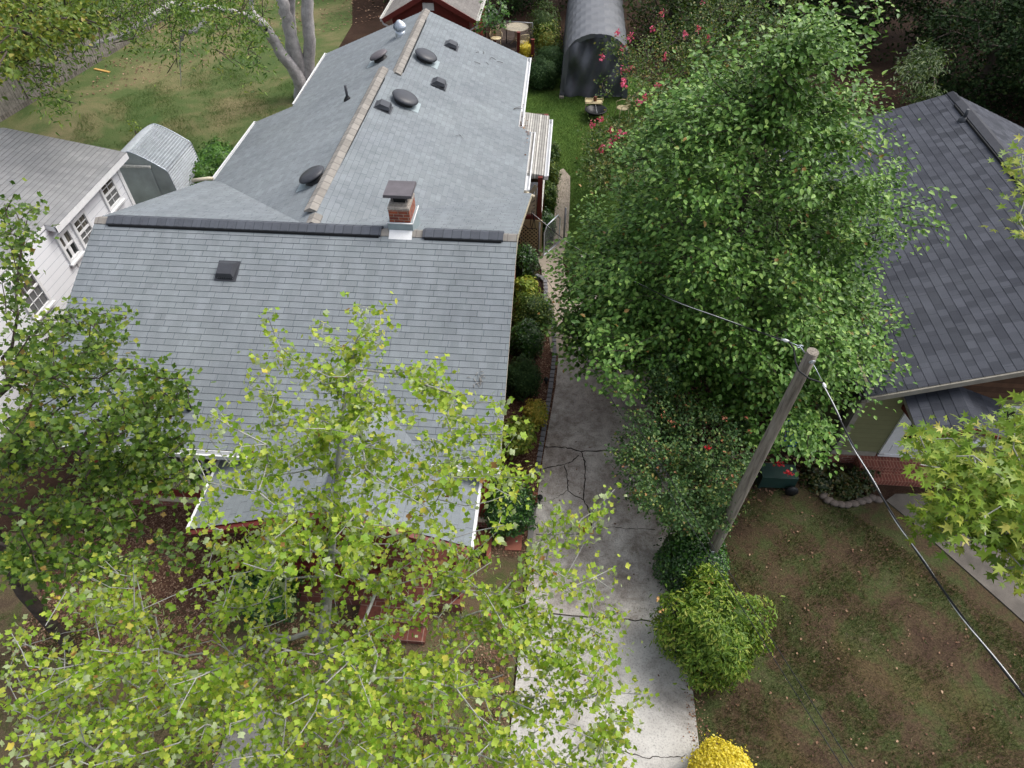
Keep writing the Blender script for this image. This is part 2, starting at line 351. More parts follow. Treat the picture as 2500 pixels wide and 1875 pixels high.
def shrub(name, label, c, r, leaf, n, lm, tpl=OVAL, group=None, lump=.19, up=.5, core=.82, stems=True, wm=None, cat='shrub', zmin=.03, corem=None, droop=.1, sq=0):
    c = np.array(c, float); r = np.array(r, float); t = thing(name, label, cat, (c[0], c[1], 0), group)
    ph = RN.rand(6) * 6
    def rad(u): return 1 + lump * (np.sin(u[:, 0] * 5 + ph[0]) * np.sin(u[:, 1] * 5 + ph[1]) + .6 * np.sin(u[:, 2] * 7 + ph[2] + u[:, 0] * 4) * np.cos(u[:, 1] * 8 + ph[3]))
    u = rdir(n); k = rad(u) * (1 - .22 * RN.rand(n) ** 1.5)
    k = k * (1 + (RN.rand(n) < .05) * RN.rand(n) * .28); P = c + u * r * k[:, None]; ok = P[:, 2] > zmin; P = P[ok]; u = u[ok]
    Nn = u * 1.0 + rdir(len(P)) * .75 + np.array([0, 0, up]); Nn /= np.linalg.norm(Nn, axis=1)[:, None]
    T = rdir(len(P)) + u * .8 + np.array([0, 0, -droop]); sz = leaf * (1 + .35 * (RN.rand(len(P)) * 2 - 1))
    ex = None
    if core:
        nu, nv = 16, 10; ev = []
        for j in range(nv + 1):
            ph2 = PI * j / nv
            for i in range(nu):
                a = 2 * PI * i / nu; q = np.array([[math.sin(ph2) * math.cos(a), math.sin(ph2) * math.sin(a), math.cos(ph2)]]); p = c + q[0] * r * rad(q)[0] * core; p[2] = max(p[2], .02); ev.append(p)
        ef = [(j * nu + i, (j + 1) * nu + i, (j + 1) * nu + (i + 1) % nu, j * nu + (i + 1) % nu) for j in range(nv) for i in range(nu)]
        ex = (np.array(ev), ef)
    leafmesh('foliage', P, Nn, T, sz, tpl, lm, t, extra=ex)
    if stems:
        b = MB()
        for _ in range(5): a = random.uniform(0, 6.28); b.tube([(c[0] + .06 * math.cos(a), c[1] + .06 * math.sin(a), -.02), (c[0] + r[0] * .35 * math.cos(a), c[1] + r[1] * .35 * math.sin(a), c[2])], [.025, .012], 6)
        b.build('stem', wm or M['bark'], t)
    return t
def pxshrub(name, label, px, py, z, rx, rz, leaf, n, lm, **k):
    """shrub centred at height z behind pixel px,py with radius rx in metres"""
    c = at(px, py, z); return shrub(name, label, c, (rx, rx, rz), leaf, n, lm, **k)
# ---------------------------------------------------------------- material set
M = {}
M['roof'] = mshingle('grey shingle', (.165, .188, .2), (.23, .257, .275), (.188, .206, .222), (.075, .086, .097))
M['roofd'] = mshingle('charcoal shingle', (.028, .031, .04), (.1, .107, .128), (.055, .06, .071), (.034, .037, .044), tab=.2, row=.2)
M['roofw'] = mshingle('pale grey shingle', (.2, .205, .208), (.285, .285, .283), (.235, .237, .238), (.165, .167, .17), tab=.22, row=.15)
M['roofg'] = mshingle('old garage shingle', (.15, .14, .13), (.24, .225, .21), (.19, .18, .17), (.07, .065, .06))
M['cap'] = mlines('tan cap shingle', (.235, .22, .2), (.15, .14, .128), .3, 1, .9, .1, .14)
M['capx'] = mlines('tan cap shingle across', (.235, .22, .2), (.15, .14, .128), .2, 0, .9, .1, .12)
M['capd'] = mlines('charcoal cap shingle', (.075, .083, .1), (.045, .05, .06), .2, 0, .85, .08, .1)
M['capblack'] = mplain('black cap shingle', (.045, .048, .058), .85, var=.12, sc=5)
M['white'] = mplain('white paint', (.72, .73, .74), .45, var=.06)
M['dirtywhite'] = mplain('weathered white', (.55, .55, .52), .6, var=.25, sc=9)
M['cream'] = mplain('cream paint', (.55, .5, .38), .55, var=.08)
M['beige'] = mplain('beige panel', (.42, .34, .2), .6, var=.08)
M['red'] = mlines('red clapboard', (.17, .028, .022), (.05, .01, .01), .12, 2, .55, .07, .08)
M['redp'] = mplain('red trim paint', (.135, .025, .02), .5, var=.12)
M['black'] = mplain('black metal', (.014, .015, .017), .45, var=.2)
M['vent'] = mplain('grey black plastic', (.05, .053, .062), .4, var=.1)
M['rust'] = mplain('bronze sheet', (.11, .1, .11), .5, var=.15, sc=4)
M['shed'] = mplain('dull corrugated metal', (.42, .45, .48), .4, .35, var=.15)
M['galv'] = mplain('galvanized metal', (.55, .6, .66), .35, .6, var=.12)
M['steel'] = mplain('dull steel', (.3, .31, .32), .45, .5, var=.15)
M['flash'] = mplain('grey flashing', (.3, .36, .38), .55, .2, var=.08)
M['brick'] = mbrick('red brick', (.33, .08, .035), (.2, .05, .035), (.3, .25, .2))
M['brickd'] = mbrick('dark red brick', (.2, .055, .035), (.13, .035, .025), (.33, .24, .19))
M['mortar'] = mplain('rough mortar', (.38, .34, .3), .95, var=.35, sc=22, bmp=.6)
M['siding'] = mlines('white lap siding', (.76, .78, .81), (.36, .4, .45), .22, 2, .45, .05, .02)
M['green'] = mlines('olive siding', (.19, .19, .1), (.14, .14, .07), .16, 2, .6, .05, .05)
M['glass'] = mplain('dark window glass', (.03, .034, .034), .12, var=.4, sc=3, spec=.6)
M['screen'] = mplain('window screen', (.13, .135, .135), .5, var=.2, sc=3)
M['blind'] = mlines('brown curtain behind glass', (.1, .095, .08), (.035, .035, .03), .11, 1, .2, .2, .3)
M['plank'] = mlines('brown plank wall', (.085, .06, .035), (.02, .015, .01), .14, 0, .7, .08, .2)
M['deckw'] = mlines('deck boards', (.06, .042, .033), (.01, .008, .006), .14, 1, .8, .1, .25)
M['fence'] = mlines('grey fence board', (.15, .135, .118), (.028, .024, .02), .145, 1, .9, .1, .3)
M['pole'] = mplain('weathered pole wood', (.24, .22, .195), .9, var=.25, sc=3, bmp=.8)
M['bark'] = mplain('brown bark', (.07, .055, .045), .95, var=.3, sc=8, bmp=.6)
M['barkl'] = mplain('pale grey bark', (.3, .3, .28), .85, var=.2, sc=10, bmp=.4)
M['barkb'] = mplain('grey blotchy bark', (.4, .385, .38), .85, var=.3, sc=3.5, bmp=.6, sc2=14)
M['stone'] = mplain('grey paving block', (.2, .2, .21), .9, var=.25, sc=8)
M['terra'] = mbrick('terracotta tile', (.17, .055, .035), (.13, .042, .03), (.3, .22, .18), w=.3, h=.3)
M['terrap'] = mplain('terracotta paver', (.3, .11, .075), .85, var=.12, sc=7)
M['tarp'] = mplain('grey tarpaulin', (.12, .127, .14), .5, var=.12, sc=2, spec=.4)
M['tarpd'] = mplain('dark tarpaulin', (.09, .097, .112), .42, var=.2, sc=2, spec=.5)
M['lumber'] = mplain('fresh lumber', (.5, .3, .09), .7)
M['creamm'] = mplain('cream metal furniture', (.5, .42, .25), .5, var=.25, sc=14)
M['blue'] = mplain('blue plastic', (.015, .1, .42), .4)
M['teal'] = mplain('dark green plastic', (.018, .045, .04), .4)
M['redpl'] = mplain('red plastic', (.55, .02, .03), .4)
M['asph'] = mplain('grey walk concrete', (.2, .195, .185), .95, var=.2, sc=2, bmp=.4)
M['ribs'] = mlines('ribbed fibreglass', (.5, .49, .46), (.2, .19, .18), .075, 0, .6, .35, .2)
m, n, l, b = newmat('streaked pole wood'); tc = n.new('ShaderNodeTexCoord').outputs['Object']; mp = n.new('ShaderNodeMapping'); mp.inputs['Scale'].default_value = (22, 22, 1.6); l.new(tc, mp.inputs[0])
a = noise(n, l, 1, 5, mp.outputs[0], .65, 1.2); a2 = noise(n, l, 1.2, 3, tc)
o_ = mix(n, l, ramp(n, l, a, [(.3, (.1, .085, .07)), (.5, (.23, .205, .175)), (.72, (.33, .3, .26))]), ramp(n, l, a2, [(.3, (.8, .78, .76)), (.7, (1.1, 1.1, 1.1))]), 1., 'MULTIPLY')
l.new(o_, b.inputs['Base Color']); b.inputs['Roughness'].default_value = .95; bump(n, l, b, a, .8, .02); M['pole'] = m
# driveway: speckled concrete, stains with shape of their own
m, n, l, b = newmat('speckled concrete'); tc = n.new('ShaderNodeTexCoord').outputs['Object']
a = noise(n, l, .55, 6, tc, .7, .5); f = noise(n, l, 32, 4, tc, .8); g2 = noise(n, l, 3.2, 5, tc, .75, .3)
o_ = ramp(n, l, a, [(.36, (.3, .265, .235)), (.5, (.46, .43, .395)), (.62, (.58, .56, .52))])
o_ = mix(n, l, o_, ramp(n, l, g2, [(.35, (.55, .52, .49)), (.55, (1.0, 1.0, 1.0)), (.7, (1.12, 1.12, 1.1))]), .9, 'MULTIPLY')
o_ = mix(n, l, o_, ramp(n, l, f, [(.33, (.3, .3, .3)), (.45, (1, 1, 1)), (.7, (1.25, 1.22, 1.18))]), .85, 'MULTIPLY')
l.new(o_, b.inputs['Base Color']); b.inputs['Roughness'].default_value = .95; setspec(b, .1); bump(n, l, b, f, .4, .01); M['drive'] = m
M['walkd'] = mplain('dim walk concrete', (.12, .108, .095), .95, var=.3, sc=2, bmp=.4)
M['apron'] = None
M['walk'] = mplain('tan walk concrete', (.36, .31, .25), .95, var=.18, sc=1.6, bmp=.4, sc2=80)
m, n, l, b = newmat('pale clean concrete'); tc = n.new('ShaderNodeTexCoord').outputs['Object']
a = noise(n, l, .8, 6, tc, .7, .5); f = noise(n, l, 32, 4, tc, .8)
o_ = mix(n, l, ramp(n, l, a, [(.33, (.25, .235, .215)), (.5, (.42, .405, .38)), (.68, (.52, .51, .48))]), ramp(n, l, f, [(.33, (.45, .45, .45)), (.47, (1, 1, 1)), (.7, (1.15, 1.15, 1.13))]), .85, 'MULTIPLY')
l.new(o_, b.inputs['Base Color']); b.inputs['Roughness'].default_value = .95; setspec(b, .1); bump(n, l, b, f, .4, .01); M['apron'] = m
M['lawnf'] = mground('thin dry lawn', [(.32, (.048, .03, .022)), (.47, (.07, .05, .03)), (.58, (.052, .066, .024)), (.72, (.09, .07, .045))], 1.1, 26, [(.35, (.3, .3, .3)), (.68, (1.7, 1.7, 1.7))], patch=(.45, (.09, .07, .03), .55, .75))
M['lawnb'] = mground('back lawn', [(.3, (.05, .09, .026)), (.46, (.08, .11, .038)), (.58, (.145, .14, .065)), (.7, (.2, .17, .09))], .3, 22, [(.35, (.6, .6, .6)), (.68, (1.3, 1.3, 1.3))])
M['lawng'] = mground('green lawn', [(.3, (.035, .08, .015)), (.6, (.075, .13, .025)), (.75, (.11, .13, .04))], .5, 22, [(.35, (.6, .6, .6)), (.68, (1.35, 1.35, 1.35))])
M['earth'] = mground('leafy earth', [(.3, (.025, .015, .01)), (.55, (.045, .026, .018)), (.7, (.06, .042, .025))], .8, 30)
M['mulch'] = mground('bark mulch', [(.3, (.07, .035, .025)), (.55, (.14, .07, .05)), (.72, (.2, .12, .08))], 3, 30)
M['dirt'] = mground('front bed earth', [(.3, (.09, .062, .045)), (.5, (.13, .1, .06)), (.62, (.08, .1, .035)), (.75, (.17, .13, .09))], 1.5, 35)
# foliage
M['tul'] = mleaf('tulip leaf', [(0, (.17, .31, .022)), (.4, (.28, .42, .04)), (.8, (.41, .51, .07)), (.97, (.56, .58, .1)), (.995, (.62, .5, .08)), (1, (.3, .16, .05))], .42, .5, (.4, .48, .26))
M['lft'] = mleaf('left tree leaf', [(0, (.045, .1, .012)), (.5, (.095, .175, .02)), (.8, (.18, .27, .035)), (.97, (.32, .36, .05)), (1, (.3, .2, .05))], .38, .5, (.2, .27, .13))
M['pear'] = mleaf('pear leaf', [(0, (.045, .115, .018)), (.45, (.095, .21, .032)), (.8, (.18, .33, .065)), (.985, (.3, .44, .1)), (1, (.3, .18, .05))], .18, .45, (.13, .24, .06), .35)
M['gum'] = mleaf('star leaf', [(0, (.12, .22, .02)), (.5, (.2, .31, .03)), (.9, (.34, .4, .06)), (1, (.5, .45, .1))], .35, .45, (.3, .35, .14))
M['myr'] = mleaf('myrtle leaf', [(0, (.03, .075, .02)), (.5, (.06, .13, .035)), (.85, (.11, .19, .05)), (.96, (.22, .25, .06)), (1, (.3, .13, .06))], .25, .45)
M['myp'] = mleaf('back myrtle leaf', [(0, (.04, .09, .018)), (.5, (.08, .14, .03)), (.85, (.16, .2, .05)), (1, (.3, .22, .08))], .3, .5)
M['olive'] = mleaf('olive leaf', [(0, (.06, .11, .015)), (.5, (.13, .2, .025)), (.85, (.24, .27, .04)), (1, (.3, .24, .06))], .35, .5)
M['pec'] = mleaf('pecan leaf', [(0, (.05, .11, .02)), (.5, (.11, .2, .03)), (.9, (.2, .29, .05)), (1, (.3, .3, .06))], .35, .5)
M['wood'] = mleaf('woodland leaf', [(0, (.008, .022, .007)), (.5, (.016, .036, .011)), (.85, (.03, .06, .016)), (1, (.05, .06, .018))], .1, .75, None, .1)  # leaf colour darkened to stand in for the dense shade of the woods
M['woodg'] = mleaf('bright woodland leaf', [(0, (.02, .05, .008)), (.6, (.045, .09, .014)), (1, (.09, .13, .02))], .25, .5)
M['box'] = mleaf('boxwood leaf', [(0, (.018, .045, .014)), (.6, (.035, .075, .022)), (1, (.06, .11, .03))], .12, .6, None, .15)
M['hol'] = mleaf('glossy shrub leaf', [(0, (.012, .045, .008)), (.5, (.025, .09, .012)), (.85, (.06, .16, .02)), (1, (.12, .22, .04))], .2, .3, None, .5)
M['azl'] = mleaf('azalea leaf', [(0, (.03, .075, .012)), (.6, (.07, .14, .02)), (1, (.2, .26, .04))], .25, .45)
M['lime'] = mleaf('lime leaf', [(0, (.1, .17, .015)), (.6, (.2, .29, .03)), (1, (.42, .42, .07))], .3, .45)
M['gold'] = mleaf('golden leaf', [(0, (.5, .42, .02)), (.7, (.75, .62, .05)), (1, (.82, .72, .16))], .3, .45)
M['goldo'] = mleaf('mottled golden leaf', [(0, (.14, .2, .02)), (.4, (.42, .38, .05)), (1, (.62, .46, .09))], .3, .45)
M['ygs'] = mleaf('yellow green leaf', [(0, (.07, .14, .015)), (.5, (.13, .23, .02)), (.85, (.24, .32, .04)), (1, (.36, .38, .08))], .3, .45)
M['ivy'] = mleaf('ivy leaf', [(0, (.03, .09, .012)), (.6, (.06, .16, .02)), (1, (.12, .24, .03))], .2, .4)
M['bronze'] = mleaf('bronze leaf', [(0, (.015, .03, .008)), (.6, (.04, .06, .012)), (1, (.12, .08, .03))], .15, .4)
M['pink'] = mleaf('pink blossom', [(0, (.6, .05, .16)), (1, (.85, .2, .33))], .3, .6)
M['coral'] = mleaf('coral blossom', [(0, (.5, .12, .07)), (1, (.62, .28, .16))], .3, .6)
M['crim'] = mleaf('crimson blossom', [(0, (.6, .015, .03)), (1, (.75, .06, .07))], .3, .6)
M['tanpod'] = mleaf('tan seed pod', [(0, (.42, .22, .07)), (1, (.6, .36, .15))], .2, .6)
M['chip'] = mleaf('dry leaf chip', [(0, (.07, .03, .018)), (.5, (.16, .085, .05)), (.85, (.28, .17, .11)), (1, (.42, .3, .2))], 0, .8)
M['grass'] = mleaf('grass blade', [(0, (.04, .07, .018)), (.5, (.075, .12, .028)), (.75, (.13, .15, .05)), (.88, (.26, .22, .12)), (1, (.4, .34, .22))], .25, .6)
M['grassb'] = mleaf('back grass blade', [(0, (.04, .1, .015)), (.6, (.08, .15, .025)), (1, (.16, .19, .06))], .25, .6)
# ================================================================ SETTING
base = sheet('ground', [(-90, -25), (90, -25), (90, 120), (-90, 120)], -.012, M['earth'])
px_sheet('back_lawn', [(-250, 560), (-200, 200), (0, 60), (150, -60), (600, -90), (860, -70), (860, 60), (700, 330), (560, 480), (200, 700)], 0.004, M['lawnb'])
px_sheet('side_lawn', [(1120, 300), (1300, 90), (1360, 170), (1560, 190), (1750, 260), (1800, 500), (1560, 620), (1400, 640), (1250, 620), (1150, 560)], 0.004, M['lawng'])
sheet('front_lawn', [(3.02, -6), (16, -6), (16, 6.2), (9.2, 9.1), (7.6, 9.4), (5.2, 10.2), (3.0, 9.6)], 0.004, M['lawnf'])
sheet('front_yard', [(-14, 2.0), (-.45, 2.0), (-.3, 8.2), (-1.2, 8.2), (-1.2, 7.0), (-14, 7.0)], 0.0, M['dirt'])
sheet('flower_bed', [(-1.25, 7.6), (-.3, 7.6), (-.12, 9), (.28, 11.5), (.52, 13.2), (.42, 15.2), (.12, 16.1), (-1.25, 16.4)], 0.006, M['mulch'])
sheet('mulch_bed', [(-10.5, 5.6), (-6.2, 5.6), (-6.2, 8), (-10.5, 8)], 0.007, M['mulch'])
# driveway: a real slab 6 cm proud of the ground
def slab(name, pts, z0, z1, m, parent=None, kind='structure'):
    b = MB(); b.prism([(p[0], p[1], z0) for p in pts], (0, 0, z1 - z0)); o = b.build(name, m, parent)
    if parent is None: tag(o, None, None, None, kind)
    return o
DR = [(3.1, -4), (3.02, 3.8), (2.98, 8), (2.88, 10.4), (2.9, 14), (2.8, 18.2), (.75, 18.4)] + [tuple(at(x, y, .03)[:2]) for x, y in ((1398, 740), (1364, 862), (1357, 940), (1347, 1000), (1336, 1060), (1326, 1115), (1319, 1165), (1314, 1200))] + [(-.2, 7.4), (-.32, 5), (-.45, 2.0), (-.9, .5), (-1.4, -4)]
drv = slab('driveway', DR, -.1, .035, M['drive'])
slab('driveway_slab', [(3.09, -3.9), (3.02, 3.8), (2.985, 5.98), (-.27, 6.02), (-.33, 5), (-.44, 2.0), (-.88, .5), (-1.35, -3.9)][::-1], .0, .04, M['apron'], drv)
def crackline(pix, w0, z=.043):
    P = [at(x, y, z) for x, y in pix]; b = MB(); Q = []
    for i in range(len(P) - 1):
        for f in np.linspace(0, 1, 7)[:-1]: Q.append(P[i] + (P[i + 1] - P[i]) * f)
    Q.append(P[-1]); Q = [q + np.array([random.uniform(-1, 1), random.uniform(-1, 1), 0]) * .018 for q in Q]
    L = []; R = []
    for i, q in enumerate(Q):
        d = Q[min(i + 1, len(Q) - 1)] - Q[max(0, i - 1)]; nrm = np.array([-d[1], d[0], 0]); nrm /= max(1e-6, np.linalg.norm(nrm))
        ww = w0 * random.uniform(.5, 1.2); L.append(q + nrm * ww); R.append(q - nrm * ww)
    for i in range(len(Q) - 1): b.poly((R[i], R[i + 1], L[i + 1], L[i]))
    b.build('crack', MCR, drv)
MCR = mplain('dark crack soil', (.035, .03, .024), 1)  # one even dark colour for all the crack strips
for pix, w0 in (([(1331, 1090), (1380, 1092), (1420, 1102), (1470, 1100), (1540, 1103)], .017), ([(1420, 1102), (1427, 1125), (1428, 1180), (1424, 1220), (1440, 1250), (1447, 1290)], .017),
                ([(1414, 1110), (1395, 1128), (1370, 1135), (1325, 1145)], .013), ([(1378, 1135), (1386, 1170), (1385, 1198), (1424, 1220)], .013), ([(1385, 1198), (1350, 1220), (1322, 1226)], .006),
                ([(1447, 1290), (1405, 1304), (1310, 1305)], .008), ([(1447, 1290), (1500, 1285), (1530, 1291), (1600, 1293)], .008), ([(1290, 1494), (1420, 1503), (1510, 1512), (1590, 1516)], .013),
                ([(1270, 1655), (1330, 1650), (1360, 1648)], .007), ([(1520, 1835), (1580, 1850), (1620, 1848), (1672, 1845)], .008), ([(1393, 690), (1387, 800)], .006), ([(1540, 1222), (1595, 1208)], .005)):
    crackline(pix, w0)
sdw = slab('side_walk', [at(x, y, .02)[:2] for x, y in [(1418, 740), (1385, 880), (1345, 860), (1330, 740), (1322, 660), (1312, 628), (1350, 600), (1355, 500), (1362, 420), (1375, 412), (1392, 432), (1392, 470), (1388, 560), (1372, 640)]][::-1], -.08, .045, M['walk'])
fw = slab('front_walk', [at(x, y, .02)[:2] for x, y in ((2163, 1222), (2239, 1285), (2283, 1326), (2415, 1443), (2580, 1590), (2620, 1490), (2462, 1358), (2396, 1304), (2310, 1228), (2270, 1206), (2185, 1206))], -.08, .03, M['walkd'])
slab('street_walk', [(-16, -3), (-1.4, -3), (-.85, 1.4), (-16, 2.35)], -.08, .03, M['asph'])
slab('entry_walk', [(-5.6, 2.2), (-4.6, 2.1), (-4.6, 3.9), (-5.5, 3.9)], -.06, .03, M['asph'])
# ---------------------------------------------------------------- roofs
def slope(b, A, B, C, D, row=.143, lift=.009):
    """A-B the top edge, D below A, C below B; one raised strip per shingle course"""
    A, B, C, D = (np.array(q, float) for q in (A, B, C, D)); L = max(np.linalg.norm(D - A), np.linalg.norm(C - B)); n_ = max(1, round(L / row))
    nr = np.cross(B - A, D - A); nr /= np.linalg.norm(nr); nr *= 1 if nr[2] > 0 else -1
    e = (B - A) / np.linalg.norm(B - A); u = lambda p: float((p - A) @ e)
    for i in range(n_):
        p0, p1 = A + (D - A) * i / n_, B + (C - B) * i / n_; q0, q1 = A + (D - A) * (i + 1) / n_, B + (C - B) * (i + 1) / n_
        j = nr * lift; v0, v1 = i * row + .002, (i + 1) * row - .003
        f = [p0, q0 + j, q1 + j, p1]; uv = [(u(p0) + 50, 50 * row - v0), (u(q0) + 50, 50 * row - v1), (u(q1) + 50, 50 * row - v1), (u(p1) + 50, 50 * row - v0)]
        r_ = [q0 + j, q0, q1, q1 + j]
        if np.cross(f[1] - f[0], f[3] - f[0]) @ nr < 0: f = f[::-1]; uv = uv[::-1]; r_ = r_[::-1]
        b.poly(f, uv); b.poly(r_, [(uv[1][0], 50 * row - v1)] * 4)
    return b
def slabunder(b, A, B, C, D, t=.12):
    P = [np.array(q, float) - np.array([0, 0, .012]) for q in (A, B, C, D)]
    if np.cross(P[1] - P[0], P[3] - P[0])[2] < 0: P = P[::-1]
    return b.prism([p - np.array([0, 0, t]) for p in P], (0, 0, t))
def ridgecap(b, A, B, sl_, sr_, side, w=.16, h=.03, seg=.2, sagv=0):
    """raised cap shingles along a ridge; side = horizontal unit vector to the right slope"""
    A, B = np.array(A, float), np.array(B, float); L = np.linalg.norm(B - A); n_ = max(1, int(L / seg)); s_ = np.array(side, float)
    for i in range(n_):
        f0, f1 = i / n_, (i + 1) / n_; p, q = A + (B - A) * f0, A + (B - A) * f1
        up0, up1 = np.array([0, 0, h]), np.array([0, 0, h + .008])
        l0, l1 = p - s_ * w + np.array([0, 0, -sl_ * w]), q - s_ * w + np.array([0, 0, -sl_ * w]); r0, r1 = p + s_ * w + np.array([0, 0, -sr_ * w]), q + s_ * w + np.array([0, 0, -sr_ * w])
        m0, m1 = p + np.array([0, 0, .012]), q + np.array([0, 0, .012])
        b.poly([l0 + up0, m0 + up0, m1 + up1, l1 + up1][::-1]); b.poly([m0 + up0, r0 + up0, r1 + up1, m1 + up1][::-1])
        for (a0, a1) in ((l0, l1), (r0, r1)): b.poly([a0 + up0, a1 + up1, a1 - np.array([0, 0, .02]), a0 - np.array([0, 0, .02])])
        b.poly([l1 + up1, m1 + up1, r1 + up1, r1, l1]); b.poly([l0 + up0, m0 + up0, r0 + up0, r0, l0])
    return b
def gutter(b, A, B, w=.12, h=.12, out=(1, 0, 0)):
    A, B, o_ = np.array(A, float), np.array(B, float), np.array(out, float); z = np.array([0, 0, 1.])
    d = (B - A) / np.linalg.norm(B - A)
    b.obox((A + B) / 2 + o_ * w / 2 - z * (h + .005), (B - A) / 2, o_ * w / 2, z * .006)
    b.obox((A + B) / 2 + o_ * w - z * h / 2, (B - A) / 2, o_ * .008, z * h / 2); b.obox((A + B) / 2 + o_ * .01 - z * h / 2, (B - A) / 2, o_ * .006, z * h / 2)
    b.obox((A + B) / 2 + o_ * (w + .004) + z * .002, (B - A) / 2, o_ * .018, z * .008)
    for e in (A, B): b.obox(e + o_ * w / 2 - z * h / 2, d * .005, o_ * w / 2, z * h / 2)
    return b
ZR, SF = 4.87, 1.87 / 4.8
H = thing('red_bungalow', 'red bungalow with cream trim under a long blue-grey shingle roof with domed vents', 'house', (-5.5, 12.25, 0))
P3 = lambda *a: np.array(a, float)
A, B = P3(-10.37, 12.25, ZR), P3(-.88, 12.25, ZR); C, D = P3(-.86, 7.45, 3), P3(-10.27, 7.45, 3); C2, D2 = P3(-.82, 17.1, 3), P3(-10.45, 17.1, 3)
b = MB(); slope(b, A, B, C, D); slope(b, A, B, C2, D2)
# rear wing, two ridge lengths
a1, b1 = at(766, 535, ZR), at(939, 165, ZR); ZR2 = 4.71; a2, b2 = at(958, 190, ZR2), at(1040, 23.7, ZR2); a1[1] = 12.26
s42 = .42
def plane_side(a, bb, s, sgn):   # plane through ridge a-bb falling with slope s towards sgn x
    d = bb - a; nrm = np.array([s * sgn, 0, 1.]); nrm[1] = -(nrm[0] * d[0] + d[2]) / d[1]; return (nrm, float(nrm @ a))
R1, L1, R2, L2 = plane_side(a1, b1, s42, 1), plane_side(a1, b1, s42, -1), plane_side(a2, b2, s42, 1), plane_side(a2, b2, s42, -1)
eR1a, eR1b = atp(1280, 464, R1), atp(1296.7, 323, R1); eR2a, eR2b = atp(1266, 309, R2), atp(1288, 141, R2)
eL1b = atp(627, 297, L1); eL1a = atp(532, 425.6, L1); eL2a, eL2b = atp(720.6, 254, L2), atp(798.5, 130, L2)
def onx(pl, x, y): n_, d_ = pl; return P3(x, y, (d_ - n_[0] * x - n_[1] * y) / n_[2])
YB = (eR2b[1] + b2[1] + eL2b[1]) / 3; YM = (eR1b[1] + eR2a[1]) / 2
def ridgept(a, bb, y): return a + (bb - a) * (y - a[1]) / (bb[1] - a[1])
q0 = ridgept(a1, b1, 12.26); q1 = ridgept(a1, b1, 20.9); r0_, r1_ = ridgept(a2, b2, 20.5), ridgept(a2, b2, b2[1])
slope(b, q0, q1, eR1b, onx(R1, eR1a[0], 12.8)); slope(b, q0, q1, eL1b, onx(L1, eL1a[0], 12.8))
slope(b, r0_, r1_, eR2b, onx(R2, eR2a[0], 20.5)); slope(b, r0_, r1_, eL2b, onx(L2, eL2a[0], 20.5))
b.build('roof', M['roof'], H)
b = MB(); slabunder(b, A, B, C, D); slabunder(b, A, B, C2, D2)
slabunder(b, q0, q1, eR1b, onx(R1, eR1a[0], 12.8)); slabunder(b, q0, q1, eL1b, onx(L1, eL1a[0], 12.8)); slabunder(b, r0_, r1_, eR2b, onx(R2, eR2a[0], 20.5)); slabunder(b, r0_, r1_, eL2b, onx(L2, eL2a[0], 20.5))
b.build('fascia', M['cream'], H)
# walls
b = MB()
b.box(-9.95, -1.25, 7.95, 16.7, 0, 2.9); b.box(-9.9, -1.55, 16.7, 20.7, 0, 2.6); b.box(-8.8, -1.9, 20.7, 25.8, 0, 2.95)
for X, dx in ((-9.95, .1), (-1.35, .1)): b.prism([(X, 7.95, 2.9), (X, 16.7, 2.9), (X, 12.25, 4.72)], (dx, 0, 0))
b.prism([(-8.8, 25.7, 2.95), (-1.9, 25.7, 2.95), (-5.3, 25.7, 4.5)], (0, .1, 0)); b.build('wall', M['red'], H)
# gutters and rake boards
WG = (('gutter', at(96, 1076, 3.0), at(604, 1103, 3.0), (0, -1, 0)), ('gutter', at(1055, 1126, 3.0), at(1222, 1136, 3.0), (0, -1, 0)))
for nme, p, q, o_ in WG:
    p[1] = q[1] = 7.44; gutter(MBq := MB(), p, q, out=o_); MBq.build(nme, M['white'], H)
for p, q, o_ in ((eR1a + P3(0, -.0, 0), eR1b, (1, 0, 0)), (eR2a, eR2b, (1, 0, 0)), (eL1a + P3(0, -.3, 0), eL1b, (-1, 0, 0)), (eL2a, eL2b, (-1, 0, 0))):
    g = MB(); gutter(g, p, q, w=.13 if o_[0] > 0 else .08, out=o_); g.build('gutter', M['white'], H)
g = MB(); e = eR1a; g.tube([e + P3(.05, .05, -.06), e + P3(.12, -.06, -.1), e + P3(.3, -.08, -.16)], .05, 8); g.build('downspout', M['cream'], H)
g = MB(); e = eL1a; g.tube([e + P3(-.05, -.3, .03), e + P3(-.1, -.42, .1), e + P3(-.6, -.45, .03)], .055, 8); g.build('downspout', M['cream'], H)
# ridge caps
g = MB(); ridgecap(g, A + P3(0, 0, .004), B + P3(0, 0, .004), SF, SF, (0, -1, 0), w=.14, h=.012); g.build('ridge_cap', M['capx'], H)
def xr(px, py): p = at(px, py, ZR + .06); return p[0]
g = MB(); ridgecap(g, P3(xr(258, 536), 12.25, ZR + .035), P3(xr(928, 566), 12.25, ZR + .035), SF, SF, (0, -1, 0), w=.17, h=.03); g.build('ridge_vent', M['capd'], H)
g = MB(); ridgecap(g, P3(xr(1031, 570), 12.25, ZR + .035), P3(xr(1228, 578), 12.25, ZR + .035), SF, SF, (0, -1, 0), w=.17, h=.03); g.build('ridge_vent', M['capd'], H)
def blackgap(x0, x1): g.box(x0, x1, 12.25 - .19, 12.25 + .19, ZR - .075, ZR - .008)
g = MB(); blackgap(xr(258, 536) + .04, xr(928, 566) - .04); blackgap(xr(1031, 570) + .04, xr(1228, 578) - .04); g.build('vent_slot', M['black'], H)
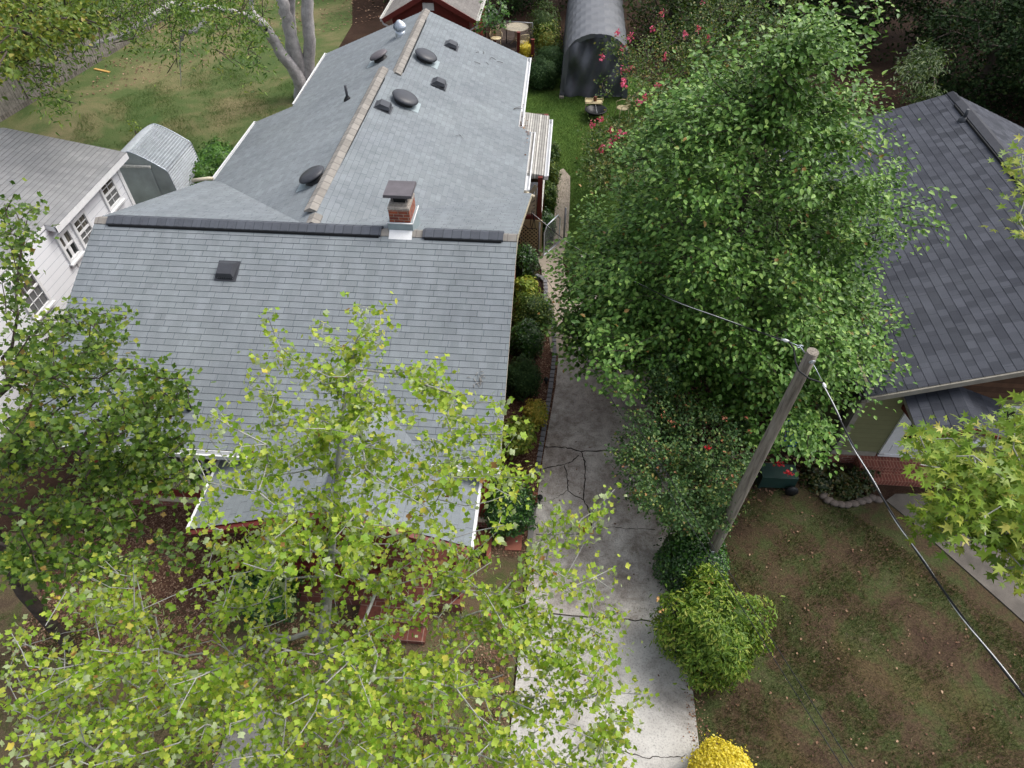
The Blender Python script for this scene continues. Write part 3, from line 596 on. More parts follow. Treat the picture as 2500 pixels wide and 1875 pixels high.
for p, q in ((at(758, 515, ZR), at(936, 168, ZR)), (at(967, 182, ZR2), at(1036, 32, ZR2))):
    g = MB(); ridgecap(g, p + P3(0, 0, .035), q + P3(0, 0, .035), s42, s42, (1, 0, 0), w=.15, h=.03, seg=.3); cap_ = g.build('ridge_vent', M['cap'], H)
    d = (q - p) / np.linalg.norm(q - p); g = MB()
    for sx in (-1, 1): g.beam(p + d * .35 + P3(sx * .155, 0, -.04), q - d * .6 + P3(sx * .155, 0, -.04), .03, .05)
    g.build('vent_slot', M['black'], H)
g = MB(); ridgecap(g, q0 + P3(0, .15, .01), q0 + (q1 - q0) * .06 + P3(0, 0, .01), s42, s42, (1, 0, 0), w=.15, h=.02); g.build('ridge_cap', M['cap'], H); g = MB(); ridgecap(g, r1_ + P3(0, -.55, .01), r1_ + P3(0, 0, .01), s42, s42, (1, 0, 0), w=.15, h=.02); g.build('ridge_cap', M['cap'], H)
# roof furniture
def frame_on(pl): n_ = np.array(pl[0], float); n_ /= np.linalg.norm(n_); dn = np.array([n_[0], n_[1], 0]); dn /= np.linalg.norm(dn); dn = dn - n_ * (dn @ n_); dn /= np.linalg.norm(dn); return n_, dn, np.cross(n_, dn)
FR = ((0, -SF, 1), ZR - SF * 12.25)
def dome(px, py, pl, r=.37, h=.2, mt='vent'):
    p = atp(px, py, pl); n_, dn, sd_ = frame_on(pl); g = MB()
    g.lathe(p + n_ * h, [(.0, .06), (r * .55, .055), (r * .8, .03), (r * .93, 0), (r, -.035), (r * .97, -.06), (r * .6, -.05), (.0, -.05)], 28, n_); t = g.build('dome_vent', M[mt], H)
    g = MB(); g.lathe(p, [(r * .75, 0), (r * .7, .04), (r * .62, h - .03), (.0, h - .03)], 24, n_); g.build('collar', M['black'], t, root=H)
    g = MB(); g.obox(p + n_ * .012 + dn * .28, dn * .2, sd_ * .3, n_ * .004); g.build('base_plate', M['flash'], t, root=H)
PR1, PL1, PR2, PL2 = R1, L1, R2, L2
dome(986, 250, PR1, .4); dome(1037, 146, PR2, .38); dome(930, 146, PL2, .33, mt='rust'); dome(770, 440, PL1, .36)
def boxvent(px, py, pl, turn=0):
    p = atp(px, py, pl); n_, dn, sd_ = frame_on(pl); g = MB(); a_, c_ = .2, .2
    top = [p + n_ * .15 - dn * a_ * .55 - sd_ * c_ * .8, p + n_ * .15 - dn * a_ * .55 + sd_ * c_ * .8, p + n_ * .15 + dn * a_ * .75 + sd_ * c_ * .8, p + n_ * .15 + dn * a_ * .75 - sd_ * c_ * .8]
    bot = [p + n_ * .01 - dn * a_ * 1.2 - sd_ * c_, p + n_ * .01 - dn * a_ * 1.2 + sd_ * c_, p + n_ * .07 + dn * a_ + sd_ * c_, p + n_ * .07 + dn * a_ - sd_ * c_]
    g.poly(top[::-1]); 
    for i in range(4): j = (i + 1) % 4; g.poly([top[i], top[j], bot[j], bot[i]])
    t = g.build('box_vent', M['vent'], H)
    g = MB(); g.obox(p + n_ * .035 - dn * .0, dn * .17, sd_ * .17, n_ * .035); g.build('vent_throat', M['black'], t, root=H)
    g = MB(); q = p + n_ * .035 + dn * .185
    for k in range(9): g.obox(q + sd_ * (k - 4) * .04, dn * .008, sd_ * .006, n_ * .035)
    g.build('grille', M['steel'], t, root=H)
    g = MB(); g.obox(p + n_ * .014, dn * .25, sd_ * .24, n_ * .003); g.build('base_plate', M['vent'], t, root=H)
for q in ((1102, 113, PR2), (1072, 206, PR1), (936, 263, PR1), (556, 662, FR)): boxvent(*q)
# turbine
p = atp(978, 86, PL2); g = MB(); g.lathe(p, [(.2, -.05), (.17, .06), (.17, .15), (.0, .15)], 20); t = g.build('turbine_vent', M['galv'], H)
g = MB(); hh = .15
for k in range(20):
    a_ = 2 * PI * k / 20; pts = []; 
    for i in range(7):
        f = i / 6; rr = .06 + .17 * math.sin(PI * (f * .86 + .1)); aa = a_ + .5 * f; pts.append((rr, aa, hh + .34 * f))
    for i in range(6):
        r_1, a_1, z_1 = pts[i]; r_2, a_2, z_2 = pts[i + 1]; c = lambda r, a, z: p + P3(r * math.cos(a), r * math.sin(a), z - .02)
        g.poly([c(r_1 * .9, a_1, z_1), c(r_1, a_1 + .3, z_1), c(r_2, a_2 + .3, z_2), c(r_2 * .9, a_2, z_2)], sm=True)
g.lathe(p + P3(0, 0, hh + .31), [(.1, -.01), (.06, .03), (0, .04)], 16); g.build('turbine_head', M['galv'], t, root=H)
p = atp(849, 243, PL1); g = MB(); g.tube([p + P3(0, 0, -.05), p + P3(0, 0, .42)], .04, 12); t = g.build('vent_pipe', M['vent'], H); g = MB(); g.lathe(p, [(.13, -.06), (.12, .0), (.05, .1)], 16); g.build('boot', M['black'], t, root=H)
g = MB(); p = atp(463, 1000, FR); g.tube([p, p + P3(0, 0, .22), p + P3(-.06, .03, .34), p + P3(-.14, .05, .34)], .06, 10); g.build('vent_pipe', M['black'], H)
# chimney
cy = 12.28; ch0 = aty(947, 512, cy); ch1 = aty(995, 514, cy); zt = (ch0[2] + ch1[2]) / 2; x0, x1 = ch0[0], ch1[0] + .03; dp = .62
g = MB(); g.box(x0, x1, cy, cy + dp, 4.2, zt); c_ = g.build('chimney', M['brick'], H)
g = MB(); g.prism([(x0 - .01, cy - .01, zt), (x1 + .01, cy - .01, zt), (x1 + .01, cy + dp + .01, zt), (x0 - .01, cy + dp + .01, zt)], (0, 0, .05)); g.prism([(x0 + .05, cy + .08, zt + .05), (x1 - .05, cy + .08, zt + .05), (x1 - .05, cy + dp - .05, zt + .05), (x0 + .05, cy + dp - .05, zt + .05)], (0, 0, .04)); g.build('mortar_crown', M['mortar'], c_, root=H)
g = MB(); g.box(x0 + .1, x1 - .1, cy + .16, cy + dp - .12, zt + .08, zt + .2); g.build('flue', M['black'], c_, root=H)
g = MB(); xc, yc = (x0 + x1) / 2, cy + dp / 2 + .03
g.box(xc - .3, xc + .3, yc - .3, yc + .3, zt + .3, zt + .325); 
for sx in (-1, 1): g.box(xc + sx * .3 - .006, xc + sx * .3 + .006, yc - .3, yc + .3, zt + .26, zt + .31)
for sy in (-1, 1): g.box(xc - .3, xc + .3, yc + sy * .3 - .006, yc + sy * .3 + .006, zt + .26, zt + .31)
for sx in (-1, 1):
    for sy in (-1, 1): g.box(xc + sx * .16 - .01, xc + sx * .16 + .01, yc + sy * .16 - .01, yc + sy * .16 + .01, zt + .07, zt + .3)
g.build('chimney_cap', M['rust'], c_, root=H)
g = MB(); g.box(x0 - .04, x1 + .05, cy - .05, cy + dp + .05, 4.4, 5.08); g.build('flashing', M['flash'], c_, root=H)
g = MB()
for pts in ([(x0 - .05, cy - .055, 5.085), (x1 + .055, cy - .055, 5.085), (x1 + .055, cy + dp + .05, 5.085)],): 
    for i in range(2): g.tube([pts[i], pts[i + 1]], .014, 6)
g.prism([(x0 - .02, cy - .26, 4.755), (x1 + .03, cy - .26, 4.755), (x1 + .03, cy - .06, 4.9), (x0 - .02, cy - .06, 4.9)], (0, 0, .02)); g.build('caulk', M['white'], c_, root=H)
# front windows and trim (triple window with cream casing)
def window(parent, x0, x1, z0, z1, y, cols=1, frame=.11, mt='cream', sash=2, face=-1, pane='glass'):
    g = MB(); f = frame; yy = y + face * .03
    for a_ in ((x0 - f, x0, z0 - f, z1 + f), (x1, x1 + f, z0 - f, z1 + f), (x0, x1, z1, z1 + f), (x0, x1, z0 - f, z0)): g.box(a_[0], a_[1], yy - .03, yy + .03, a_[2], a_[3])
    w_ = g.build('window', M[mt], parent); g = MB()
    for k in range(1, cols): xx = x0 + (x1 - x0) * k / cols; g.box(xx - .02, xx + .02, yy - .015, yy + .015, z0, z1)
    g.box(x0, x1, yy - .02, yy + .02, (z0 + z1) / 2 - .02, (z0 + z1) / 2 + .02); g.build('sash', M['white'], w_, root=parent)
    g = MB(); g.box(x0, x1, y + face * .012 - .004, y + face * .012 + .004, z0, z1); g.build('pane', M[pane], w_, root=parent)
    g = MB(); g.box(x0 - f - .04, x1 + f + .04, y + face * .09 - .06, y + face * .09 + .06, z0 - f - .05, z0 - f); g.build('sill', M[mt], w_, root=parent)
for xx in (-9.2, -8.35, -7.6): window(H, xx, xx + .6, 1.15, 2.35, 7.95, 3)
window(H, -5.6, -4.7, 1.15, 2.4, 7.95, 3)
g = MB(); g.box(-2.95, -2.05, 7.9, 7.95, .35, 2.4); dd = g.build('door', M['dirtywhite'], H); g = MB(); g.tube([(-2.15, 7.86, 1.3), (-2.15, 7.82, 1.3)], .03, 8); g.build('handle', M['steel'], dd, root=H)
g = MB(); g.box(-10.02, -1.2, 7.9, 7.96, .28, .42); g.build('skirt_board', M['cream'], H)
g = MB(); g.box(-9.97, -1.22, 7.93, 7.95, -.02, .28); g.build('foundation', M['brickd'], H)
# porch
pr0, pr1 = P3(-3.67, 8.95, 3.57), P3(-3.64, 5.95, 3.57); LW, RW = -6.42, -1.25; zl, zr_ = 2.58, 2.64
qs = [(pr0, pr1, P3(LW, 5.95, zl), P3(LW, 8.5, zl)), (pr0, pr1, P3(RW, 5.95, zr_), P3(RW, 8.5, zr_))]
b = MB()
for q in qs: slope(b, *q)
pc = b.build('porch_roof', M['roof'], H); b = MB()
for q in qs: slabunder(b, *q, t=.1)
b.build('porch_ceiling', M['redp'], pc, root=H)
b = MB()
for X, z_ in ((LW, zl), (RW, zr_)): b.beam(P3(-3.64, 5.93, 3.52), P3(X, 5.93, z_ - .05), .04, .16, up=(0, 1, 0))
b.prism([(LW + .5, 5.98, 2.6), (RW - .5, 5.98, 2.6), (-3.64, 5.98, 3.42)], (0, .05, 0)); b.beam((LW + .3, 6.1, 2.5), (RW - .3, 6.1, 2.5), .12, .2)
b.build('porch_gable', M['redp'], pc, root=H)
b = MB(); b.beam((RW + .03, 5.95, 2.6), (RW + .03, 7.9, 2.6), .05, .11); b.build('porch_trim', M['white'], pc, root=H); b = MB(); b.beam((LW - .03, 5.95, 2.54), (LW - .03, 7.9, 2.54), .05, .11); b.build('porch_trim', M['white'], pc, root=H)
g = MB(); ridgecap(g, P3(-3.665, 8.75, 3.6), P3(-3.645, 6.0, 3.6), .36, .36, (1, 0, 0), w=.16, h=.03); g.build('porch_ridge_vent', M['capd'], pc, root=H)
g = MB(); ridgecap(g, P3(-3.67, 9.0, 3.6), P3(-3.665, 8.72, 3.6), .36, .36, (1, 0, 0), w=.17, h=.035); g.build('porch_ridge_cap', M['cap'], pc, root=H)
g = MB(); g.box(-6.1, -1.55, 5.9, 7.9, -.02, .4); g.build('porch_floor', M['terra'], H)
g = MB(); g.box(-3.6, -2.2, 5.2, 5.9, -.02, .13); g.box(-3.6, -2.2, 5.5, 5.9, .13, .27); g.build('porch_steps', M['terra'], H)
for X in (-6.0, -4.4, -3.0, -1.65): g = MB(); g.box(X - .07, X + .07, 6.03, 6.17, .4, 2.45); g.build('porch_column', M['redp'], H)
for x0_, x1_ in ((-5.93, -4.47), (-4.33, -3.07)):
    g = MB(); g.beam((x0_, 6.1, 1.25), (x1_, 6.1, 1.25), .08, .06); g.beam((x0_, 6.1, .55), (x1_, 6.1, .55), .06, .05)
    for k in range(int((x1_ - x0_) / .12)): xx = x0_ + .06 + k * .12; g.box(xx - .015, xx + .015, 6.085, 6.115, .55, 1.25)
    g.build('railing', M['redp'], H)
# side porch behind the front block: patio roof, post, lattice, sunburst
zp = 3.02
c1_, c2_, c3_, c4_ = at(1268, 270, zp), at(1337, 285, zp - .12), at(1331, 402, zp - .12), at(1285, 396, zp)
b = MB(); nC = 44; xa, xb = min(c1_[0], c4_[0]) - .25, c3_[0]; ya, yb = 18.35, c1_[1]
for k in range(nC * 2):
    f0, f1 = k / (nC * 2), (k + 1) / (nC * 2); z_ = lambda f, kk: zp - .16 * f + (.02 if kk % 2 else 0)
    b.poly([(xa + (xb - xa) * f0, ya, z_(f0, k)), (xa + (xb - xa) * f1, ya, z_(f1, k + 1)), (xa + (xb - xa) * f1, yb, z_(f1, k + 1)), (xa + (xb - xa) * f0, yb, z_(f0, k))])
for k in range(10):
    f0, f1 = k / 10, (k + 1) / 10; b.poly([(xa + (xb - xa) * f0, ya, zp - .16 * f0 - .13 - .03 * (k % 2)), (xa + (xb - xa) * f1, ya, zp - .16 * f1 - .13 - .03 * ((k + 1) % 2)), (xa + (xb - xa) * f1, ya, zp - .16 * f1 + .01), (xa + (xb - xa) * f0, ya, zp - .16 * f0 + .01)])
pt = b.build('patio_roof', M['ribs'], H)
g = MB(); gutter(g, (xb, ya - .05, zp - .14), (xb, yb - .3, zp - .14), w=.11, out=(1, 0, 0)); g.build('patio_gutter', M['white'], pt, root=H)
g = MB()
for _ in range(260):
    f = random.random(); yy = 20.3 + random.gauss(0, .8) if random.random() < .6 else random.uniform(19, 21.5); xx = xa + .25 + abs(random.gauss(0, .16)); s_ = random.uniform(.015, .04); a_ = random.uniform(0, 3)
    g.poly([(xx + s_ * math.cos(a_ + k * 1.57), yy + s_ * math.sin(a_ + k * 1.57), zp + .0 + random.uniform(0, .03)) for k in range(4)])
tag(g.build('leaf_litter', M['chip'], pt, root=H), None, None, None, 'stuff')
for yy in (18.32, 20.6, 22.4): g = MB(); g.box(-.7, -.56, yy - .07, yy + .07, 0 if yy > 19 else 1.35, 2.85); g.build('porch_post', M['redp'], H)
g = MB(); g.box(-.7, -.56, 18.4, 22.4, 1.38, 1.52); g.box(-1.25, -.6, 18.22, 18.32, 1.4, 1.52); g.build('porch_rail', M['redp'], H)
g = MB(); g.box(-.6, -.55, 18.4, 22.4, 1.53, 1.58); g.build('rail_cap', M['dirtywhite'], H)
g = MB(); g.box(-1.25, -.52, 18.2, 18.24, 1.12, 1.4); g.box(-.62, -.52, 18.195, 18.245, 0, 1.12); g.box(-1.25, -.62, 18.19, 18.25, 0, .06); g.build('lattice_frame', M['beige'], H)
g = MB()
for k in range(-12, 24):
    for s_ in (1, -1):
        x_ = -1.25 + k * .135; pts = []
        za, zb = 0.05, 1.12; xA = x_; xB = x_ + s_ * (zb - za)
        lo, hi = -1.25, -.62; fA, fB = 0, 1
        if xB != xA:
            t0, t1 = (lo - xA) / (xB - xA), (hi - xA) / (xB - xA); t0, t1 = min(t0, t1), max(t0, t1); fA, fB = max(0, t0), min(1, t1)
        if fB > fA: yy = 18.205 if s_ > 0 else 18.215; g.beam((xA + (xB - xA) * fA, yy, za + (zb - za) * fA), (xA + (xB - xA) * fB, yy, za + (zb - za) * fB), .008, .034, up=(0, 1, 0)) if False else g.beam((xA + (xB - xA) * fA, yy, za + (zb - za) * fA), (xA + (xB - xA) * fB, yy, za + (zb - za) * fB), .04, .008, up=(0, 1, 0))
g.build('lattice', M['beige'], H)
g = MB(); g.box(-1.3, -.8, 18.6, 22.6, 0.02, .12); g.box(-1.3, -.6, 18.3, 18.35, 0, 1.05); g.build('porch_deck', M['black'], H)
g = MB(); g.box(-1.5, -.7, 22.3, 22.36, 0, 2.9); g.build('plank_wall', M['plank'], H)
g = MB(); g.box(-1.2, -.75, 19.3, 20.1, 1.3, 1.62); g.build('grill_cover', M['tarpd'], H)
g = MB(); o_ = P3(-1.3, 18.3, 1.55)
for k in range(7):
    a_ = math.radians(4 + k * 11.5); L = .55 / max(.45, math.cos(a_)); L = min(L, 1.15); dr = P3(math.cos(a_), 0, math.sin(a_)); g.beam(o_ + dr * .05, o_ + dr * L, .055 + .012 * k, .02, up=(0, 1, 0))
g.box(-.78, -.73, 18.28, 18.32, 1.53, 2.55); g.build('sunburst_bracket', M['cream'], H)
g = MB(); q = aty(1299, 517, 18.1)
g.tube([q + P3(0, 0, .05), q + P3(-.02, 0, -.15), q + P3(-.05, 0, -.45), q + P3(.0, 0, -.6), q + P3(.06, 0, -.3), q + P3(.03, 0, -.05)], .014, 6); g.tube([q + P3(.03, 0, 0), q + P3(.09, 0, -.35), q + P3(.12, 0, -.6), q + P3(-.1, 0, -.62), q + P3(-.3, 0, -.45)], .014, 6); g.build('service_loop', M['black'], H)
# twigs and leaf clumps lying on the roof
def twigs(label, px, py, pl, n, s, mt, spread=.12):
    g = MB(); n_, dn, sd_ = frame_on(pl); p = atp(px, py, pl)
    for _ in range(n):
        a_ = random.uniform(0, 6.3); c = p + dn * random.gauss(0, spread) + sd_ * random.gauss(0, spread) + n_ * .025; d_ = dn * math.cos(a_) + sd_ * math.sin(a_); g.tube([c - d_ * s * random.uniform(.5, 1), c + n_ * .01, c + d_ * s * random.uniform(.5, 1)], .007, 4)
    tag(g.build('twigs', M[mt]), label, 'twigs', None, 'stuff')
twigs('tan twigs and dead leaves on the roof above the front eave', 1165, 927, FR, 14, .06, 'cap', .07); twigs('scattered dark twigs on the far right roof slope', 1190, 148, PR2, 7, .14, 'bark', .28); twigs('long twig caught at the rear gutter', 1262, 266, PR1, 2, .3, 'bark', .03); twigs('pale twig lying on the middle of the long right roof slope', 1118, 330, PR1, 2, .16, 'steel', .04)
# ================================================================ WHITE HOUSE (left)
e0, e1 = at(300, 372, 3.1), at(145, 555, 3.1); XE = (e0[0] + e1[0]) / 2; YF = e0[1]; q = aty(0, 310, YF); sW = (q[2] - 3.1) / (XE - q[0]); XW = XE - .3
Wh = thing('white_house', 'white clapboard house with weathered grey shingle roof left of the bungalow', 'house', (XW - 2, 14, 0))
XR = XE - 3.6; zR = 3.1 + sW * 3.6; b = MB()
slope(b, (XR, YF, zR), (XR, e1[1], zR), (XE, e1[1], 3.1), (XE, YF, 3.1), row=.15); slope(b, (XR, YF, zR), (XR, e1[1], zR), (XR - 3.6, e1[1], 3.1), (XR - 3.6, YF, 3.1), row=.15)
Xe2 = XE - .28; slope(b, (XR, e1[1] + .02, zR - .03), (XR, 4, zR - .03), (Xe2, 4, 3.17), (Xe2, e1[1] + .02, 3.17), row=.15)
slope(b, (XR, e1[1] + .02, zR - .03), (XR, 4, zR - .03), (XR - 3.6, 4, 3.07), (XR - 3.6, e1[1] + .02, 3.07), row=.15); b.build('roof', M['roofw'], Wh)
b = MB(); slabunder(b, (XR, YF, zR), (XR, e1[1], zR), (XE, e1[1], 3.1), (XE, YF, 3.1), t=.16); slabunder(b, (XR, e1[1] - .02, zR - .03), (XR, 4, zR - .03), (Xe2, 4, 3.17), (Xe2, e1[1] - .02, 3.17), t=.1)
b.beam((XE - .02, YF, 3.0), (XE - .02, e1[1], 3.0), .05, .18); b.build('fascia', M['white'], Wh)
b = MB(); b.box(XW - 6.4, XW, 4.3, YF - .3, 0, 3.0); b.prism([(XW - 6.4, YF - .35, 3), (XW, YF - .35, 3), (XR, YF - .35, zR - .15)], (0, .05, 0)); b.build('wall', M['siding'], Wh)
b = MB(); b.box(XW - .05, XW + .03, YF - .42, YF - .28, 0, 3.0); b.build('corner_board', M['white'], Wh); b = MB(); b.box(XW, XW + .03, e1[1] + .3, e1[1] + .42, 0, 3.0); b.build('corner_board', M['white'], Wh)
def xwin(parent, X, pts, cols=3, rows=2, pane='screen', up='blind'):
    """pts: two pixel corners (top far, bottom near) on the wall plane X"""
    a_, c_ = atx(*pts[0], X), atx(*pts[1], X); y0, y1 = sorted((a_[1], c_[1])); z0, z1 = sorted((a_[2], c_[2])); f = .09
    g = MB()
    for q in ((y0 - f, y0, z0 - f, z1 + f), (y1, y1 + f, z0 - f, z1 + f), (y0, y1, z1, z1 + f), (y0, y1, z0 - f, z0)): g.box(X, X + .06, q[0], q[1], q[2], q[3])
    w_ = g.build('window', M['white'], parent); g = MB()
    for k in range(1, cols): yy = y0 + (y1 - y0) * k / cols; g.box(X + .01, X + .035, yy - .007, yy + .007, z0, z1)
    zm = (z0 + z1) / 2; g.box(X + .01, X + .045, y0, y1, zm - .03, zm + .03)
    for zz in ((z0 + zm) / 2, (z1 + zm) / 2): 
        if rows > 1: g.box(X + .01, X + .035, y0, y1, zz - .007, zz + .007)
    g.build('sash', M['white'], w_, root=parent)
    g = MB(); g.box(X + .004, X + .014, y0, y1, z0, zm); g.build('screen', M[pane], w_, root=parent); g = MB(); g.box(X + .002, X + .01, y0, y1, zm, z1); g.build('pane', M[up], w_, root=parent)
    g = MB(); g.box(X, X + .12, y0 - f - .03, y1 + f + .03, z0 - f - .05, z0 - f); g.build('sill', M['white'], w_, root=parent)
xwin(Wh, XW, ((60, 648), (82, 772))); xwin(Wh, XW, ((160, 561), (170, 634)), 1, 1, 'glass'); xwin(Wh, XW, ((200, 520), (206, 600)), 2, 2, 'screen'); xwin(Wh, XW, ((264, 428), (267, 508)), 2, 2)
# ================================================================ CORRUGATED SHED
sx0, sx1 = at(396, 412, 1.8), at(466.8, 343.5, 1.8); SX = (sx0[0] + sx1[0]) / 2 + .08; y0, y1 = sx0[1], sx1[1]; XM = SX - 1.12
Sh = thing('metal_shed', 'small round-shouldered corrugated metal shed behind the white house', 'shed', (XM, (y0 + y1) / 2, 0))
prof = []
for k in range(0, 13): prof.append((1.22 - .12 * k / 12, 1.62 * k / 12))
for k in range(1, 9): a_ = PI / 2 * k / 8 * .72; prof.append((.88 + .22 * math.cos(a_), 1.62 + .22 * math.sin(a_)))
x_, z_ = prof[-1]
for k in range(1, 13): f = k / 12; prof.append((x_ * (1 - f), z_ + (2.38 - z_) * (1 - (1 - f) ** 1.35)))
prof = prof + [(-a_, z_) for a_, z_ in prof[-2::-1]]
P = np.array(prof); seg = np.linalg.norm(np.diff(P, axis=0), axis=1); cum = np.concatenate([[0], np.cumsum(seg)]); ts = np.arange(0, cum[-1], .0175); Q = np.stack([np.interp(ts, cum, P[:, 0]), np.interp(ts, cum, P[:, 1])], 1)
T = np.gradient(Q, axis=0); T /= np.linalg.norm(T, axis=1)[:, None]; Nn = np.stack([T[:, 1], -T[:, 0]], 1); Qc = Q + Nn * (.022 * np.sin(ts / .088 * 2 * PI))[:, None]
b = MB()
for i in range(len(Qc) - 1): b.poly([(XM + Qc[i, 0], y0, Qc[i, 1]), (XM + Qc[i, 0], y1, Qc[i, 1]), (XM + Qc[i + 1, 0], y1, Qc[i + 1, 1]), (XM + Qc[i + 1, 0], y0, Qc[i + 1, 1])], sm=True)
b.build('shell', M['shed'], Sh)
b = MB(); b.poly([(XM + a_, y1 - .01, z_) for a_, z_ in prof]); REAR = b; b = MB(); b.poly([(XM + a_, y0 + .01, z_) for a_, z_ in prof][::-1])
def zprof(x): x = abs(x); return float(np.interp(-x, -P[:len(P) // 2 + 1, 0], P[:len(P) // 2 + 1, 1]))
for k in range(60):
    x_ = -1.18 + k * .04; 
    if abs(x_) < 1.19: b.prism([(XM + x_ - .01, y0, 0), (XM + x_ + .01, y0, 0), (XM + x_ + .01, y0, zprof(x_) - .03), (XM + x_ - .01, y0, zprof(x_) - .03)][::-1], (0, -.012, 0))
b.build('end_wall', mplain('mossy galvanized', (.5, .55, .54), .5, .1, var=.22, sc=1.5), Sh)
REAR.build('end_wall', MATS['mossy galvanized'], Sh)
b = MB(); b.box(XM - .75, XM + .55, y0 - .06, y0 - .03, .02, 1.83)
for k in range(33): x_ = -.73 + k * .039; b.box(XM + x_ - .008, XM + x_ + .008, y0 - .075, y0 - .06, .05, 1.82)
dd = b.build('door', MATS['mossy galvanized'], Sh); g = MB(); g.tube([(XM - .6, y0 - .13, 1.0), (XM - .6, y0 - .15, 1.12)], .03, 8); g.build('padlock', M['redpl'], dd, root=Sh)
g = MB(); g.box(XM - 1., XM + .62, y0 - .12, y0 - .03, 1.86, 1.93); g.build('door_track', M['dirtywhite'], Sh)
g = MB(); g.tube([(XM + a_, y0 - .01, z_ + .005) for a_, z_ in prof], .02, 6); g.build('edge_trim', M['galv'], Sh); g = MB(); g.tube([(XM + a_, y1, z_ + .005) for a_, z_ in prof], .02, 6); g.build('edge_trim', M['galv'], Sh)
# ================================================================ BOARD FENCE (far left)
fp = [P3(-25.2, 20, 0), P3(-24.3, 25.6, 0), P3(-23.9, 28, 0), P3(-22.87, 34.6, 0), P3(-22.3, 39.5, 0), P3(-21.9, 46, 0)]
Fn = thing('board_fence', 'tall weathered grey board fence along the left edge of the back lawn', 'fence', fp[2]); b = MB(); g2_ = MB()
for i in range(len(fp) - 1):
    d = fp[i + 1] - fp[i]; L = np.linalg.norm(d); d /= L; nr = P3(d[1], -d[0], 0)
    for k in range(int(L / .145)):
        c = fp[i] + d * (k + .5) * .145; h_ = 1.62 + random.uniform(-.03, .03) + (.05 if int(k / 16) % 2 else 0); off = random.uniform(-.008, .008)
        b.obox(c + nr * off + P3(0, 0, h_ / 2), d * .066, nr * .01, P3(0, 0, h_ / 2))
    for z_ in (.3, 1.35): g2_.beam(fp[i] - nr * .05 + P3(0, 0, z_), fp[i + 1] - nr * .05 + P3(0, 0, z_), .04, .09)
    g2_.beam(fp[i] + nr * .03 + P3(0, 0, .1), fp[i + 1] + nr * .03 + P3(0, 0, .1), .02, .2)
    for k in range(int(L / 2.4) + 1): c = fp[i] + d * min(k * 2.4, L) - nr * .08; g2_.box(c[0] - .045, c[0] + .045, c[1] - .045, c[1] + .045, 0, 1.65)
b.build('board', mplain('grey fence wood', (.185, .17, .15), .9, var=.35, sc=5, sc2=25), Fn); g2_.build('rail', M['fence'], Fn)
pA, pB = at(231, 168, .03), at(267, 176, .03); g = MB(); g.beam(pA, pB, .12, .04); tag(g.build('lumber_plank', M['lumber']), 'short yellow lumber plank lying on the grass by the fence', 'plank')
# ================================================================ RED GARAGE
yG = 32.0; gl, gr_ = aty(934, 44, yG), aty(1162, 52, yG); q = aty(1005, 2, yG); zg = (gl[2] + gr_[2]) / 2; sG = (q[2] - zg) / (q[0] - gl[0]); XA = (gl[0] + gr_[0]) / 2; zA = zg + sG * (gr_[0] - gl[0]) / 2
Ga = thing('red_garage', 'small red gabled outbuilding with mossy grey roof behind the long roof', 'garage', (XA, 34, 0)); b = MB(); e_ = 39.
slope(b, (XA, yG, zA), (XA, e_, zA), (gl[0], e_, zg), (gl[0], yG, zg)); slope(b, (XA, yG, zA), (XA, e_, zA), (gr_[0], e_, zg), (gr_[0], yG, zg)); b.build('roof', M['roofg'], Ga)
b = MB()
for X in (gl[0], gr_[0]): b.beam((XA, yG - .01, zA - .08), (X, yG - .01, zg - .08), .03, .2, up=(0, 1, 0)) if False else b.beam((XA, yG + .0, zA - .1), (X, yG + .0, zg - .1), .2, .04, up=(0, 1, 0))
b.build('rake_board', M['redp'], Ga)
b = MB(); b.box(gl[0] + .35, gr_[0] - .35, yG + .35, e_ - .3, 0, zg + .05); b.prism([(gl[0] + .35, yG + .35, zg + .05), (gr_[0] - .35, yG + .35, zg + .05), (XA, yG + .35, zA - .1)], (0, .05, 0)); b.build('wall', M['redp'], Ga)
for X, s_ in ((gl[0], -1), (gr_[0], 1)):
    g = MB(); gutter(g, (X, yG, zg), (X, e_, zg), w=.12, out=(s_, 0, 0)); g.build('gutter', M['dirtywhite'], Ga)
    g = MB(); g.tube([(X + s_ * .05, yG + .08, zg - .12), (X + s_ * .03, yG + .1, zg - .25), (X - s_ * .32, yG + .28, zg - .5), (X - s_ * .34, yG + .3, .1)], .045, 8); g.build('downspout', M['white'], Ga)
g = MB(); g.box(XA - .3, XA + .2, yG + .3, yG + .34, zA - .85, zA - .55); g.build('gable_vent', M['white'], Ga)
# ================================================================ DECK, FURNITURE, TENT
zD = .45; dk = [at(x, y, zD) for x, y in ((1160, 75), (1190, 40), (1330, 40), (1335, 130), (1262, 145), (1150, 130))]
Dk = thing('wooden_deck', 'low dark wooden deck with red railing posts beside the red outbuilding', 'deck', at(1250, 100, 0))
b = MB(); x0_, x1_, y0_, y1_ = -3.95, -1.5, 32.9, 38.2; nb = int((y1_ - y0_) / .14)
for k in range(nb): b.box(x0_, x1_, y0_ + k * .14, y0_ + k * .14 + .128, zD - .04, zD + random.uniform(-.003, .003))
b.build('deck_board', M['deckw'], Dk); b = MB(); b.box(x0_ + .02, x1_ - .02, y0_ + .02, y1_, 0, zD - .05); b.build('deck_skirt', M['black'], Dk)
for px, py, h_ in ((1266, 128, 1.0), (1300, 132, .75), (1208, 100, .9)):
    c = at(px, py, zD + .1); g = MB(); g.box(c[0] - .07, c[0] + .07, c[1] - .07, c[1] + .07, 0, zD + h_); g.box(c[0] - .085, c[0] + .085, c[1] - .085, c[1] + .085, zD + h_, zD + h_ + .03); g.build('post', M['redp'], Dk)
